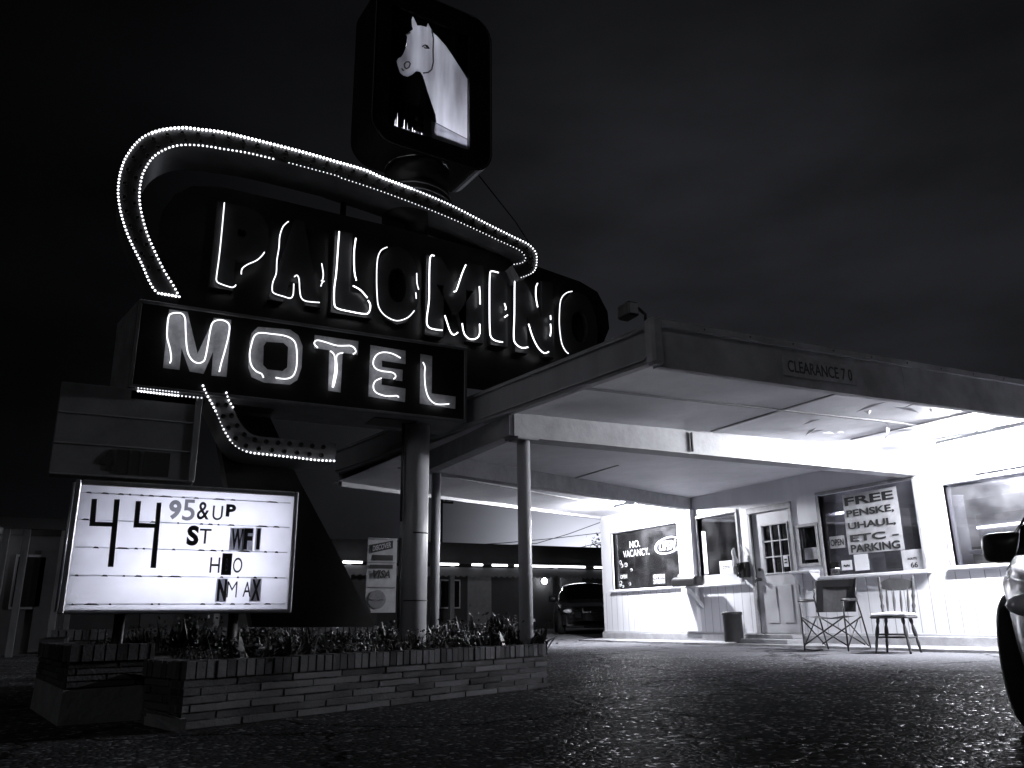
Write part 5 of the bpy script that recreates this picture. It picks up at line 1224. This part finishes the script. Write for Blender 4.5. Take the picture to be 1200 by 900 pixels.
for x in (11.6, 6.2, 3.0):
    mb = MB(); mb.bbox(x-.5, x+.3, YB+1.5, YB+1.58, 1.0, 2.0); w_ = mb.build('window', M['trim'], t)
    mb = MB(); mb.box(x-.45, x+.25, YB+1.485, YB+1.499, 1.05, 1.95); mb.build('pane', M['carglass'], w_)
lab = ['short lit tube under the row eave left of the card sign', 'lit tube under the row eave just right of the big pole', 'shortest lit tube under the row eave in the middle', 'long lit tube under the row eave left of the slim post', 'long lit tube under the row eave right of the slim post', 'lit tube under the row eave beside the office corner']
for k, (xa, xb) in enumerate(((7.15,7.78),(10.35,11.15),(11.65,12.05),(12.42,13.0),(13.3,16.2),(16.6,17.6))):
    tt = thing('eave_light', lab[k], 'light', ((xa+xb)/2, YB-.06, 2.36), 'tubes under the motel row eave')
    mb = MB(); mb.tube([(xa, YB-.06, 2.42), (xb, YB-.06, 2.42)], .035); mb.build('tube', M['tube_lit'], tt)
    mb = MB(); mb.box(xa-.05, xb+.05, YB-.04, YB-.005, 2.455, 2.5); mb.build('housing', M['rowfascia'], tt)
tt = thing('wall_light', 'bright globe light by a door of the motel row, right of the slim post', 'light', (15.1, YB+1.4, 2))
mb = MB(); mb.ball((15.3, YB+1.42, 1.98), .11, 12, 8); mb.build('globe', emit('globe_lit', 1, 40), tt)
mb = MB(); mb.bbox(15.24, 15.36, YB+1.5, YB+1.598, 1.9, 2.1); mb.build('bracket', M['plastic'], tt)
# left wing
t = thing('side_wing', 'dark low motel wing at the left edge with pale porch posts', 'building', (-3, 20, 0))
mb = MB(); mb.box(-14, -.45, 20, 24.5, 0, 2.4); mb.build('wall', M['rowwall'], t)
mb = MB(); mb.box(-14.2, -.2, 18.6, 24.6, 2.4, 2.62); mb.build('roof', M['rowfascia'], t)
for x in (-.6, -1.25, -1.6, -2.6): mb = MB(); mb.bbox(x, x+.12, 18.7, 18.84, 0, 2.4); mb.build('post', M['galv'], t)
for x in (-1.4, -3.2): mb = MB(); mb.bbox(x, x+.6, 19.92, 19.998, .9, 2.0); w_ = mb.build('window', M['rowdoor'], t); mb = MB(); mb.box(x+.05, x+.55, 19.9, 19.915, .95, 1.95); mb.build('pane', M['carglass'], w_)
mb = MB(); mb.bbox(-.95, -.5, 19.9, 19.995, .05, 2.1); mb.build('door', M['rowfascia'], t)
tt = thing('wall_light', 'small lit lamp on the porch of the left motel wing', 'light', (-1.45, 18.5, 1.9))
mb = MB(); mb.ball((-1.95, 19.6, 2.1), .05, 10, 6); mb.build('globe', emit('porch_lit', 1, 60), tt)
mb = MB(); mb.bbox(-1.98, -1.92, 19.66, 20, 2.06, 2.14); mb.build('bracket', M['plastic'], tt)

# ---------------------------------------------------------------- utility pole, wires, tree
t = thing('utility_pole', 'wooden utility pole with crossarm rising behind the motel row', 'pole', (PX, 44, 0))
mb = MB(); mb.tube([(PX,44,0),(PX,44,7.55)], .11, 10); mb.build('shaft', M['bark'], t)
mb = MB(); mb.bbox(PX-.35,PX+.75,43.93,44.07,7.2,7.3); mb.build('crossarm', M['bark'], t)
mb = MB(); mb.lathe([(.16,0),(.16,.5),(.1,.55)], (PX-.3,43.85,5.55), 12); mb.build('transformer', M['black2'], t)
for x in (-.3,.3,.7): mb = MB(); mb.lathe([(.04,0),(.05,.06),(.02,.12)], (PX+x,44,7.3), 8); mb.build('insulator', M['plastic'], t)
def line(label, pts, r=.022):
    mb = MB(); mb.tube([Vector(p) for p in pts], r, 5); o = mb.build('power_line', M['wire']); tag(o, label, 'power line', 'power lines')
line('flatter power line running low over the motel row roof', WIRES[0])
line('steeper power line rising towards the office corner', WIRES[1])
line('lowest short power line beside the office corner', WIRES[2])
t = thing('small_tree', 'dark small tree top beyond the roof beside the office corner', 'tree', (27.5, 41, 0))
mb = MB(); mb.tube([(27.3,41,0),(27.2,41.1,2.5),(27.3,41,4.4)], [.2,.15,.06], 8); mb.build('trunk', M['bark'], t)
mb = MB(); random.seed(9)
for k in range(900):
    c_ = Vector((27.3+random.gauss(0,.6), 41+random.gauss(0,.6), 4.3+random.gauss(0,.55))); s_ = random.uniform(.05,.12)
    u_ = Vector((random.uniform(-1,1),random.uniform(-1,1),random.uniform(-1,1))).normalized()*s_; v_ = u_.orthogonal().normalized()*s_*.6
    mb.add([c_-u_, c_+v_, c_+u_, c_-v_], [(0,1,2,3)])
mb.build('crown', M['foliage'], t)
